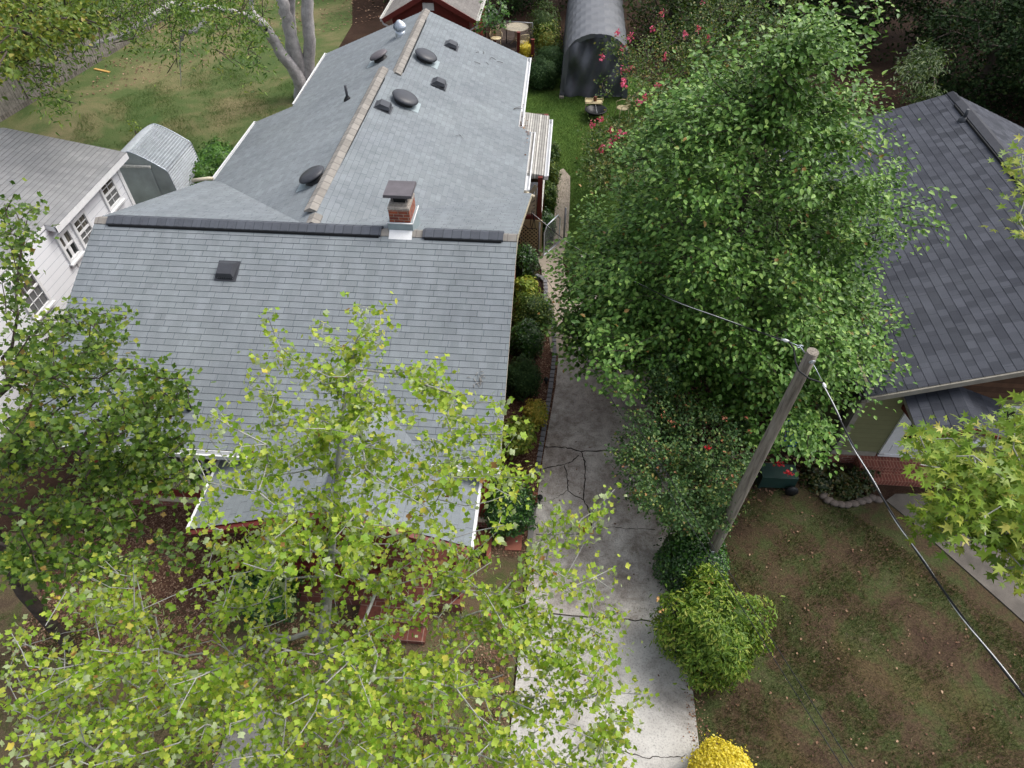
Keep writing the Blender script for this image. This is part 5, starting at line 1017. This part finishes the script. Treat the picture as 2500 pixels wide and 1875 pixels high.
for px, py in ((655, 775), (675, 830), (690, 850), (720, 880), (790, 790), (785, 815), (775, 830), (868, 745), (880, 768), (885, 755), (930, 758), (928, 790), (890, 800), (905, 830), (945, 800), (925, 840), (845, 850), (870, 900), (840, 920), (630, 870), (645, 905), (700, 900), (740, 900), (800, 890),
               (610, 940), (640, 960), (660, 1000), (540, 1010), (560, 1040), (515, 1010), (1010, 900), (1020, 925), (1060, 880), (1070, 905), (1050, 935), (1030, 960), (1000, 940), (985, 990), (1000, 1030), (1100, 960), (1125, 965), (1110, 990), (1090, 1020), (1130, 1050), (1105, 1060), (1140, 1060),
               (925, 950), (925, 985), (940, 1010), (960, 1040), (1215, 980), (1225, 1000), (1240, 1060), (1215, 1090), (1195, 1060), (590, 1090), (480, 1120), (505, 1060), (560, 1130)): zt_.append(at(px, py, random.uniform(7.6, 8.3)))
for px, py in ((1500, 1195), (1480, 1230), (1470, 1260), (1455, 1275), (1440, 1300), (1420, 1315), (1390, 1265), (1370, 1240), (1350, 1250), (1365, 1290), (1395, 1300), (1340, 1340), (1330, 1310), (1310, 1330), (1500, 1385), (1450, 1410), (1495, 1440), (1440, 1440), (1395, 1445), (1380, 1410), (1350, 1420), (1320, 1460), (1290, 1390), (1330, 1380)): zt_.append(at(px, py, random.uniform(5.6, 6.4)))
zt_ += tips_px([(1260, 1470), (1500, 1480), (1530, 1560), (1480, 1640), (1300, 1640)], 40, 4.4, 6) + tips_px([(1290, 1640), (1560, 1640), (1600, 1760), (1500, 1880), (1300, 1880)], 42, 4.2, 5.8)
zt_ += tips_px([(1180, 1000), (1290, 1060), (1330, 1180), (1200, 1200)], 12, 6, 6.9) + tips_px([(1040, 1370), (1160, 1330), (1210, 1380), (1200, 1460), (1090, 1440)], 10, 5, 6.2)
def limbs(t, wood): pass
tb_ = P3(-3.0, 2.9, 0)
tr_ = [tb_, P3(-3.02, 3.05, 2.2), P3(-2.9, 3.5, 4.2), P3(-2.6, 4.3, 6.0), P3(-2.45, 5.0, 7.2), at(870, 830, 8.0)]
tree('tulip_tree', 'bright yellow green tulip tree with pale bark filling the lower left', 'tree', tr_, zt_, .061, TULIP, 30, .15, M['tul'], M['barkl'], .085, up=.6, droop=1.1, rmin=.005, flat=.8, alpha=.22, sag=.15, along=.65, step=.22, jit=.35, wob=.035)
# darker tree at left edge
lt = tips_px([(0, 880), (60, 770), (200, 760), (310, 770), (290, 830), (240, 880), (340, 900), (300, 1100), (0, 1100)], 130, 5.2, 6.8, .14)
lt += tips_px([(320, 940), (400, 920), (460, 960), (470, 1060), (430, 1120), (320, 1120)], 55, 4.9, 6.2, .12) + tips_px([(0, 1080), (470, 1080), (520, 1200), (380, 1260), (480, 1390), (150, 1420), (0, 1500)], 155, 3.6, 5.6, .13)
lt += tips_px([(0, 480), (40, 450), (90, 500), (80, 570), (0, 640)], 16, 7, 7.6) + tips_px([(0, 660), (50, 650), (40, 700), (0, 720)], 4, 6.8, 7.2) + tips_px([(0, 740), (50, 740), (40, 790), (0, 790)], 4, 6.4, 7)
for px, py in ((305, 770), (260, 765), (230, 770), (180, 750), (165, 760), (345, 900), (350, 915), (405, 905), (400, 925), (450, 925), (460, 960), (300, 885), (280, 900)): lt.append(at(px, py, 6.3))
tree('broadleaf_tree', 'darker green tree covering the left front corner of the bungalow', 'tree', T3((-9.2, 4.6, 0), (-9.2, 4.8, 2), (-9.0, 5.2, 4), (-8.9, 5.6, 5.6)), lt, .08, TULIP, 25, .22, M['lft'], M['bark'], .12, up=.9, droop=.8, flat=.8)
# star-leaved tree on the right edge
gt = tips_px([(2215, 1065), (2330, 1060), (2420, 1060), (2500, 1000), (2560, 1050), (2560, 1330), (2480, 1330), (2350, 1290), (2290, 1260), (2330, 1180), (2230, 1130)], 92, 7.4, 8.6, .1) + tips_px([(2240, 1250), (2330, 1220), (2350, 1330), (2270, 1320)], 12, 7, 7.8) + tips_px([(2450, 1370), (2560, 1380), (2560, 1420), (2460, 1400)], 8, 7, 7.6)
gt += [at(2495, 380, 9.6), at(2490, 395, 9.5), at(2498, 500, 9.4), at(2485, 535, 9.3), at(2500, 560, 9.3), at(2510, 460, 9.5), at(2500, 985, 8.6), at(2480, 1010, 8.5), at(2640, 900, 8.9), at(2650, 760, 9.1), at(2640, 640, 9.3), at(2600, 560, 9.3)]
tree('sweetgum_tree', 'tree with star shaped light green leaves reaching in from the right edge', 'tree', [P3(7.0, 2.6, 0), P3(6.9, 2.8, 4), P3(6.3, 3.3, 6.6), P3(5.6, 3.9, 7.8), at(2560, 1330, 8.0)], gt, .088, STAR, 28, .2, M['gum'], M['barkl'], .09, up=1.2, droop=.45, rmin=.004, alpha=.5, step=.2)
# coral crape myrtle beside the driveway
cm = tips_px([(1500, 1070), (1560, 950), (1610, 880), (1660, 900), (1700, 1000), (1830, 1010), (1845, 1120), (1770, 1290), (1700, 1300), (1640, 1270), (1560, 1240), (1490, 1110)], 270, 1.6, 3.1, .1) + tips_px([(1570, 900), (1590, 860), (1660, 840), (1640, 940)], 20, 3, 3.4) + tips_px([(1580, 1210), (1800, 1200), (1760, 1310), (1620, 1300)], 50, .9, 1.8)
t = tree('crape_myrtle', 'fine leaved green crape myrtle with a few coral blooms beside the driveway', 'tree', [at(1680, 1275, 0), at(1680, 1240, .6), at(1670, 1150, 1.6)], cm, .062, OVAL, 60, .17, M['myr'], M['bark'], .05, up=1.1, droop=.2, rmin=.005)
pods(t, [(1617, 1015), (1635, 1028), (1832, 1053), (1770, 1022), (1645, 1035), (1822, 1020)], 3.0, M['coral'], .04, 8, .06); pods(t, [(1730, 1093)], 2.9, M['crim'], .045, 14, .05)
# pink crape myrtle in the back yard
pm = tips_px([(1440, 390), (1470, 340), (1560, 310), (1600, 350), (1560, 470), (1470, 480), (1420, 430)], 120, 1.6, 3.) + tips_px([(1550, 330), (1540, 180), (1590, 60), (1720, 0), (1960, -20), (1900, 120), (1720, 240), (1640, 360)], 250, 2.4, 4.6, .16) + tips_px([(1480, 110), (1560, 100), (1570, 210), (1520, 200)], 16, 3.6, 4.2)
pm += tips_px([(1435, 300), (1480, 285), (1550, 300), (1540, 380), (1460, 390), (1420, 360)], 60, 1.9, 2.7)
for q in ((1475, 125), (1490, 110), (1510, 100), (1460, 350), (1455, 300), (1470, 200), (1480, 230), (1460, 410), (1445, 405), (1550, 80), (1610, 30)): pm.append(at(q[0], q[1], 3.8))
t = tree('pink_crape_myrtle', 'spindly crape myrtle with hot pink blossoms beside the grey tent', 'tree', T3((3.0, 24.5, 0), (3.1, 24.6, 1.2), (3.3, 24.8, 2.4)), pm, .085, OVAL, 34, .3, M['myp'], M['bark'], .06, up=.9, droop=.3, rmin=.008)
pods(t, [(1470, 138), (1505, 82), (1540, 90), (1615, 32), (1595, 70), (1675, 83), (1705, 70), (1622, 137), (1730, 95), (1520, 120), (1520, 170), (1530, 170), (1545, 163), (1523, 197), (1525, 206), (1605, 207), (1560, 250), (1573, 238)], 3.9, M['pink'], .085, 18, .1); pods(t, [(1448, 302), (1467, 292), (1489, 320), (1510, 323), (1521, 327), (1490, 342), (1503, 341), (1488, 353), (1467, 367), (1472, 361), (1717, 6), (1640, 415)], 2.7, M['pink'], .085, 18, .1)
# pale barked tree behind the bungalow
yT = 29.5
def ty(px, py, y=yT): return aty(px, py, y)
t = thing('pale_barked_tree', 'big pale grey multi-trunk tree rising behind the left of the long roof', 'tree', ty(742, 250))
wd = MB(); wb = ty(748, 262)
wb0 = P3(wb[0], yT, 0)
for pts, rr in (([wb0 + P3(.1, 0, 0), ty(752, 225), ty(752, 160), ty(757, 100), ty(750, 30), ty(748, -60)], [.5, .38, .27, .25, .25, .22]), ([wb0, ty(742, 200), ty(722, 130, yT - .2), ty(703, 60, yT - .3), ty(690, 0, yT - .4), ty(678, -60)], [.45, .33, .26, .24, .24, .22]), ([wb0 + P3(-.05, -.1, 0), ty(738, 205), ty(708, 130, yT + .2), ty(712, 60, yT + .2), ty(708, -30)], [.35, .26, .22, .2, .18]),
                ([wb0 + P3(-.1, -.1, 0), ty(740, 215, yT - .3), ty(715, 165, yT - .4), ty(680, 120, yT - .6), ty(655, 75, yT - .8), ty(632, 48, yT - 1)], [.35, .32, .27, .23, .2, .19]), ([ty(632, 48, yT - 1), ty(600, 38, yT - 1.4), ty(560, 25, yT - 2), ty(500, 18, yT - 2.6), ty(470, 30, yT - 3), ty(440, 60, yT - 3)], [.17, .14, .11, .09, .08, .06]), ([ty(500, 52, yT - 2.6), ty(475, 75, yT - 3), ty(448, 80, yT - 3), ty(438, 110, yT - 3), ty(442, 210, yT - 3)], [.09, .1, .09, .03, .01]), ([ty(540, 20, yT - 2), ty(420, 10, yT - 3), ty(380, 35, yT - 4), ty(300, 85, yT - 5), ty(230, 110, yT - 6), ty(155, 128, yT - 6.5)], [.14, .13, .1, .09, .06, .02]), ([ty(632, 48, yT - 1), ty(612, 20, yT - 1), ty(618, -40, yT - 1)], [.12, .1, .08])):
    P_ = []; R_ = []
    for i in range(len(pts) - 1):
        for f in range(4): P_.append(pts[i] + (pts[i + 1] - pts[i]) * f / 4 + RN.randn(3) * .02); R_.append(rr[i] + (rr[i + 1] - rr[i]) * f / 4)
    P_.append(pts[-1]); R_.append(rr[-1]); wd.tube(P_, R_, 12)
wd.build('trunk', M['barkb'], t)
g = MB(); c = ty(652, 69, yT - .98); g.lathe(c + P3(0, -.17, .04), [(0, 0.02), (.06, .02), (.09, -.02)], 12, (0, -1, .3)); g.build('knot_hole', M['black'], t)
pt_ = tips_px([(400, -30), (640, -30), (650, 60), (600, 70), (480, 55), (410, 60)], 46, 5.2, 7.4) + [at(x, y, random.uniform(5, 6)) for x, y in ((540, 90), (545, 110), (535, 125), (580, 95), (610, 80), (612, 105), (605, 120), (618, 140), (622, 160), (628, 175), (420, 100), (425, 120), (432, 140), (470, 60), (440, 45), (505, 100), (520, 75), (620, 95), (595, 60))]
pt_ += tips_px([(150, 0), (420, -30), (420, 30), (330, 60), (240, 80), (170, 80)], 46, 4.8, 6.5) + [at(x, y, random.uniform(5, 5.6)) for x, y in ((335, 105), (325, 95), (345, 90), (100, 170), (90, 190), (110, 200), (115, 225), (125, 235), (140, 262), (95, 215), (135, 245), (85, 160), (120, 150), (150, 130), (180, 135), (210, 120))]
P = []; 
for q in pt_: P += [q + RN.randn(3) * np.array([.3, .3, .25]) for _ in range(42)]
P = np.array(P); N, T = orient(len(P), 1., .6); leafmesh('crown', P, N, T, np.full(len(P), .14), LONG, M['pec'], t)
g = MB()
for q in pt_[::2]:
    for _ in range(2): g.tube([q + RN.randn(3) * .25, q, q + RN.randn(3) * .25], .012, 4)
g.build('twigs', M['bark'], t)
# tree beyond the fence
ot = tips_px([(-40, -20), (170, -20), (250, 60), (150, 90), (60, 180), (-40, 190)], 72, 4.5, 7, .3)
tree('fence_tree', 'olive leaved tree with a dark trunk just beyond the board fence', 'tree', [at(88, 150, 0), at(82, 120, 1.0), at(72, 88, 2.4), at(60, 40, 4)], ot, .14, OVAL, 70, .5, M['olive'], M['bark'], .3, rmin=.015, step=.5)
tree('fence_tree', 'slender grey trunk tree beyond the fence near the top edge', 'tree', [at(190, 30, 0), at(190, 0, 1.5), at(190, -60, 4)], tips_px([(150, -80), (330, -80), (300, -20), (170, -20)], 30, 5, 7, .3), .14, OVAL, 40, .5, M['olive'], M['barkl'], .22, rmin=.015, step=.5)
# tall rose of sharon / spindly sapling beside red outbuilding
sp = [at(x, y, z) for x, y, z in ((1195, 20, 3.2), (1215, 35, 2.9), (1225, 10, 3.3), (1205, 45, 2.7), (1180, 60, 2.4), (1170, 70, 2.2), (1225, 60, 2.4), (1205, 65, 2.3), (1235, 30, 2.8), (1190, 0, 3.5), (1210, -20, 3.8), (1220, 55, 2.3), (1160, 75, 2))]
tree('sapling', 'leafy sapling with straight stems between the red outbuilding and deck chairs', 'tree', [at(1185, 88, 0), at(1185, 60, 1), at(1188, 20, 2.6)], sp, .16, CLUMP, 34, .28, M['ivy'], M['barkl'], .05, rmin=.015, step=.5, up=1.6)
# dark woodland at the back
wi = 0
WL = ['dark woodland tree at the top edge behind the red outbuilding', 'dark woodland tree behind the wooden deck', 'dark woodland tree directly behind the grey tent', 'dark woodland tree right of the grey tent at the top edge', 'dark woodland tree behind the pink crape myrtle', 'dark woodland tree above the top of the pear tree', 'tall dark woodland tree right of the pear tree crown', 'dark woodland tree behind the peak of the charcoal roof', 'dark woodland tree over the far right corner of the charcoal roof', 'dark woodland tree at the upper right corner', 'dark woodland tree in the depth of the upper right', 'dark woodland tree at the top edge above the bare earth', 'dark woodland tree at the top left behind the back lawn', 'dark woodland tree behind the pale barked trunks', 'dark woodland tree closing the gap above the bare earth right of the pear tree', 'dark woodland tree between the upper right corner and the charcoal roof peak']
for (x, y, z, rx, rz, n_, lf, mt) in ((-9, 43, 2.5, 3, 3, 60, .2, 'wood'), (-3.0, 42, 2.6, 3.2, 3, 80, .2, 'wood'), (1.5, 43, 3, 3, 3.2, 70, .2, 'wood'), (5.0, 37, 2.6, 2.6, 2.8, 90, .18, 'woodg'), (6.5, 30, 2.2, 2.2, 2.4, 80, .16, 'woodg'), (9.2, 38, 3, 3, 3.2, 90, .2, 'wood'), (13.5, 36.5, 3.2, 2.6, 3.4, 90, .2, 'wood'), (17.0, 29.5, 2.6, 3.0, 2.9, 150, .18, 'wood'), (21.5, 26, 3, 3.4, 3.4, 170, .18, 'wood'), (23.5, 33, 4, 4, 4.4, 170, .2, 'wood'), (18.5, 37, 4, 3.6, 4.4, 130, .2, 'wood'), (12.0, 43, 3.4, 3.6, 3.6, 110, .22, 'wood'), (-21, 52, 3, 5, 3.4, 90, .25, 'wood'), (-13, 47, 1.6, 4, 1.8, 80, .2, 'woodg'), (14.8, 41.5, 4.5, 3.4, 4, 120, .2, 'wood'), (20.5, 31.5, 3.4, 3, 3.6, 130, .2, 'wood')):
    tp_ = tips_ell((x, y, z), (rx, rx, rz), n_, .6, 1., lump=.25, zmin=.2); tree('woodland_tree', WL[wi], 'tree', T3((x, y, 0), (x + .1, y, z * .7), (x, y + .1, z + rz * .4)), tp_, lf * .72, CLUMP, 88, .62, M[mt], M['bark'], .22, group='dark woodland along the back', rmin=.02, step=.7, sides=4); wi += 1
lb = tips_px([(2210, 150), (2260, 120), (2330, 160), (2290, 210), (2200, 210)], 26, 3.4, 4.4) + tips_px([(2220, 240), (2260, 225), (2300, 245), (2250, 255)], 8, 2.5, 3)
tree('young_tree', 'brighter green young tree behind the peak of the charcoal roof', 'tree', [at(2270, 190, 0), at(2275, 170, 1.5), at(2280, 150, 3)], lb, .15, LONG, 60, .4, M['woodg'], M['bark'], .07, rmin=.012, step=.4, up=1.5)
# unseen trees added outside the frame to shade the back right corner
for (x, y, z, r_, lb_) in ((30, 30, 7, 5, 'unseen tree added for shade beyond the right edge behind the charcoal roof'), (27, 42, 8, 6, 'unseen tree added for shade beyond the upper right corner'), (15, 47, 7, 5, 'unseen tree added for shade beyond the top edge above the bare earth')):
    tree('added_shade_tree', lb_, 'tree', T3((x, y, 0), (x, y, 4), (x, y, z)), tips_ell((x, y, z), (r_, r_, 4), 120, .6, 1., lump=.2), .28, CLUMP, 46, .8, M['wood'], M['bark'], .3, rmin=.03, step=1., sides=4)
# ================================================================ SMALL THINGS
# edging blocks along the flower bed
eb = [at(x, y, .04) for x, y in ((1312, 1150), (1318, 1110), (1326, 1060), (1336, 1000), (1345, 940), (1350, 900), (1354, 860), (1352, 800), (1345, 760), (1332, 730), (1333, 705), (1331, 688), (1322, 678), (1308, 672))]
pts = []; 
for i in range(len(eb) - 1):
    d = np.linalg.norm(eb[i + 1] - eb[i]); 
    for f in np.arange(0, 1, .155 / d): pts.append((eb[i] + (eb[i + 1] - eb[i]) * f, eb[i + 1] - eb[i]))
g = MB(); g.prism([(-.05, -.062, -.03), (.05, -.062, -.03), (.056, -.05, -.03), (.056, .05, -.03), (.05, .062, -.03), (-.05, .062, -.03), (-.056, .05, -.03), (-.056, -.05, -.03)], (0, 0, .12)); blk = g.build('edging_block', M['stone'])
tag(blk, 'grey cube shaped paving block in the row edging the mulch bed', 'edging block', 'grey blocks edging the flower bed')
for i, (p, d) in enumerate(pts):
    o = blk if i == 0 else blk.copy()
    if i: S.collection.objects.link(o)
    o.location = (p[0], p[1], .0 + random.uniform(-.01, .01)); o.rotation_euler = (0, 0, math.atan2(-d[0], d[1]) + random.uniform(-.08, .08))
# rounded stones of the bed by the green house
sp_ = [at(x, y, .04) for x, y in ((2012, 1212), (2022, 1222), (2036, 1229), (2052, 1232), (2068, 1233), (2084, 1230), (2100, 1225), (2115, 1221), (2130, 1216), (2142, 1220))]
for i, p in enumerate(sp_):
    g = MB(); g.lathe((0, 0, 0), [(0, -.04), (.1, -.03), (.115, .03), (.08, .07), (0, .08)], 10, sx=1.1, sy=.75)
    o = tag(g.build('edging_stone', mplain('brown edging stone', (.14, .115, .1), .9)), 'rounded brown edging stone in the curved row below the olive wall', 'edging stone', 'rounded stones edging the bed by the green house'); o.location = tuple(p); o.rotation_euler = (0, 0, random.uniform(-.4, .4))
# terracotta pavers by the driveway
def pav(label, pix, name='terracotta_paver', m='terrap', z1=.06):
    P = [at(x, y, z1) for x, y in pix]; 
    if np.cross(P[1] - P[0], P[2] - P[0])[2] < 0: P = P[::-1]
    c = sum(P) / len(P); b = MB(); b.prism([(p[0] - c[0], p[1] - c[1], -.02) for p in P], (0, 0, z1 + .01)); o = b.build(name, M[m]); o.location = (c[0], c[1], .0); tag(o, label, 'paver')
pav('square terracotta paver next to the side strip of the driveway', [(1236, 1303), (1276, 1306), (1272, 1343), (1232, 1341)]); pav('wide terracotta paver beside the porch roof corner', [(1163, 1290), (1190, 1300), (1186, 1325), (1155, 1338)])
pav('long narrow brick red paver set upright between two square ones', [(1192, 1275), (1202, 1277), (1198, 1365), (1187, 1362)]); pav('brown paver below the glossy corner shrub', [(1204, 1283), (1280, 1287), (1278, 1298), (1203, 1296)]); pav('small terracotta stepping piece under the tulip tree, upper one', [(1186, 1500), (1198, 1496), (1200, 1512), (1188, 1516)]); pav('small terracotta stepping piece under the tulip tree, lower one', [(1178, 1518), (1192, 1516), (1192, 1530), (1180, 1532)])
pav('brick red block standing beside the small black path light', [(1301, 1201), (1313, 1201), (1312, 1230), (1300, 1229)])
pav('grey brown concrete strip along the left side of the driveway', [(1294, 1232), (1311, 1232), (1303, 1350), (1285, 1350)], 'concrete_strip', 'asph', .04)
for px, py, lb in ((1318, 1222, 'small black path light on the driveway edge near the brick red block'), (1333, 935, 'small black path light in the mulch near the golden bush')):
    c = at(px, py, .03); t = thing('path_light', lb, 'path light', c); g = MB(); g.lathe(c, [(.03, 0), (.03, .12)], 8); g.build('stem', M['black'], t); g = MB(); g.lathe(c + P3(0, 0, .12), [(.03, 0), (.07, .01), (.06, .05), (0, .07)], 12); g.build('lamp_shade', M['black'], t)
# bins and red flowers between the trees
c = at(1905, 1150, .5); t = thing('wheeled_bin', 'dark green wheeled bin lying under the pear tree by the brick corner', 'bin', (c[0], c[1], 0)); g = MB(); x, y = c[0], c[1]
g.prism([(x - .4, y - .22, .12), (x + .38, y - .2, .12), (x + .38, y + .2, .12), (x - .4, y + .22, .12)], (0, 0, .38)); g.build('body', M['teal'], t)
for s_ in (-1, 1): g = MB(); g.lathe((x + .3, y + s_ * .3, .15), [(0, -.03), (.15, -.03), (.15, .03), (0, .03)], 20, (0, 1, 0)); g.build('wheel', M['black'], t)
g = MB(); g.box(x - .45, x - .4, y - .24, y + .24, .1, .54); g.build('lid', M['teal'], t)
c = at(1935, 1045, .5); t = thing('recycling_bin', 'blue plastic bin glimpsed through leaves behind the utility pole', 'bin', (c[0], c[1], 0)); g = MB(); x, y = c[0], c[1]; g.prism([(x - .2, y - .18, 0), (x + .2, y - .18, 0), (x + .2, y + .18, 0), (x - .2, y + .18, 0)], (0, 0, .55)); g.build('body', M['blue'], t); g = MB(); g.box(x - .22, x + .22, y - .2, y + .2, .55, .6); g.build('rim', M['blue'], t)
for px, py, lb in ((1904, 1131, 'crimson bloom clump above the wheel of the green bin'), (1927, 1153, 'crimson bloom clump right of the wheel of the green bin')):
    c = at(px, py, .75); n_ = 26; N, T = orient(n_, .6, .1); o = leafmesh('bloom', c + RN.randn(n_, 3) * .05, N, T, np.full(n_, .06), CLUMP, M['crim']); tag(o, lb, 'flower')
# ================================================================ GROUND COVER (countless)
def scatter(name, label_kind, poly, n, size, m, z=.01, tpl=CLUMP, up=2.5, upright=False, world=True, dens=None):
    P = []; xs = [p[0] for p in poly]; ys = [p[1] for p in poly]; g = 0
    X = RN.uniform(min(xs), max(xs), n * 2); Y = RN.uniform(min(ys), max(ys), n * 2)
    for x, y in zip(X, Y):
        if len(P) >= n: break
        if inpoly((x, y), poly) and (dens is None or random.random() < dens(x, y)): P.append((x, y, z + random.uniform(0, .012)))
    P = np.array(P); k = len(P)
    if upright: N = rdir(k) * np.array([1, 1, .2]); T = np.stack([RN.randn(k) * .7, RN.randn(k) * .7, np.ones(k)], 1)
    else: N = rdir(k) * .6 + np.array([0, 0, up]); T = rdir(k) * np.array([1, 1, .15])
    N /= np.linalg.norm(N, axis=1)[:, None]
    o = leafmesh(name, P, N, T, size * (1 + .45 * (RN.rand(k) * 2 - 1)), tpl, m); tag(o, None, None, None, 'stuff'); return o
BL = ([(-.06, 0, 0), (.06, 0, 0), (.04, .6, .1), (0, 1, .3), (-.04, .6, .1)], [(0, 1, 2, 3, 4)])
def gd(x, y): v = math.sin(x * 1.3 + 1) * math.cos(y * 1.1) + .7 * math.sin(x * 2.9 + y * 2.1) + .5 * math.sin(y * 4.7 - x * 3.1); return min(1, max(.04, .42 + .38 * v))
FL = [(3.15, -1), (13, -1), (12.5, 4), (9.6, 6.4), (8.1, 8), (6.9, 9.1), (5.4, 9.6), (3.2, 9)]
scatter('grass', '', FL, 105000, .065, M['grass'], .004, BL, upright=True, dens=gd)
scatter('grass', '', [(-2.5, 19), (2.8, 18.5), (5.5, 26), (3.4, 31), (-.3, 30.5), (-1.8, 31.5), (-1.9, 24)], 60000, .06, M['grassb'], .004, BL, upright=True)
scatter('fallen_leaves', '', FL, 650, .045, M['chip'], .03, OVAL)
scatter('fallen_leaves', '', [(10, 18), (20, 18), (22, 34), (8, 34)], 2500, .09, M['chip'], .02, OVAL)
scatter('fallen_leaves', '', [(3.2, 8.5), (6.6, 9.8), (6.6, 17), (3.2, 17)], 3000, .07, M['chip'], .02, OVAL)
scatter('fallen_leaves', '', [(-.3, 2), (2.9, 2), (2.8, 17), (.7, 17)], 110, .04, M['chip'], .045, OVAL)
scatter('fallen_leaves', '', [(-22, 28), (-10, 40), (-13, 48), (-24, 44)], 1600, .1, M['chip'], .02, OVAL)
scatter('bark_chips', '', [(-1.2, 7.3), (-.3, 7.2), (-.1, 9), (.3, 11.5), (.55, 13.2), (.45, 15.2), (.1, 16.1), (-1.2, 16.4)], 17000, .035, M['chip'], .012, OVAL)
scatter('bark_chips', '', [(-10.4, 4.4), (-6.3, 4.4), (-6.1, 5.8), (-6.2, 7.9), (-10.4, 7.9)], 22000, .04, M['chip'], .012, OVAL)
scatter('bark_chips', '', [(-6, 2.8), (-.5, 2.4), (-.4, 6.8), (-1.4, 5.8), (-6, 5.6)], 15000, .035, M['chip'], .012, OVAL, dens=gd)
scatter('grass', '', [(-13, 2.2), (-.6, 2.2), (-.5, 5), (-13, 5.2)], 42000, .06, M['grass'], .004, BL, upright=True, dens=gd)
scatter('grass', '', [(-21, 27), (-17, 14), (-11, 18), (-9.5, 22), (-10, 30), (-18, 33)], 60000, .07, M['grassb'], .004, BL, upright=True, dens=gd)
scatter('bark_chips', '', [(2.9, -1), (3.25, -1), (3.2, 8), (3.1, 10), (2.8, 10), (2.85, 4)], 1500, .03, M['chip'], .04, OVAL)
scatter('grass', '', [(-.2, 6.33), (2.9, 6.2), (2.9, 6.24), (-.2, 6.38)], 420, .04, M['grass'], .03, BL, upright=True)
print('verts', sum(len(o.data.vertices) for o in S.objects if o.type == 'MESH'))
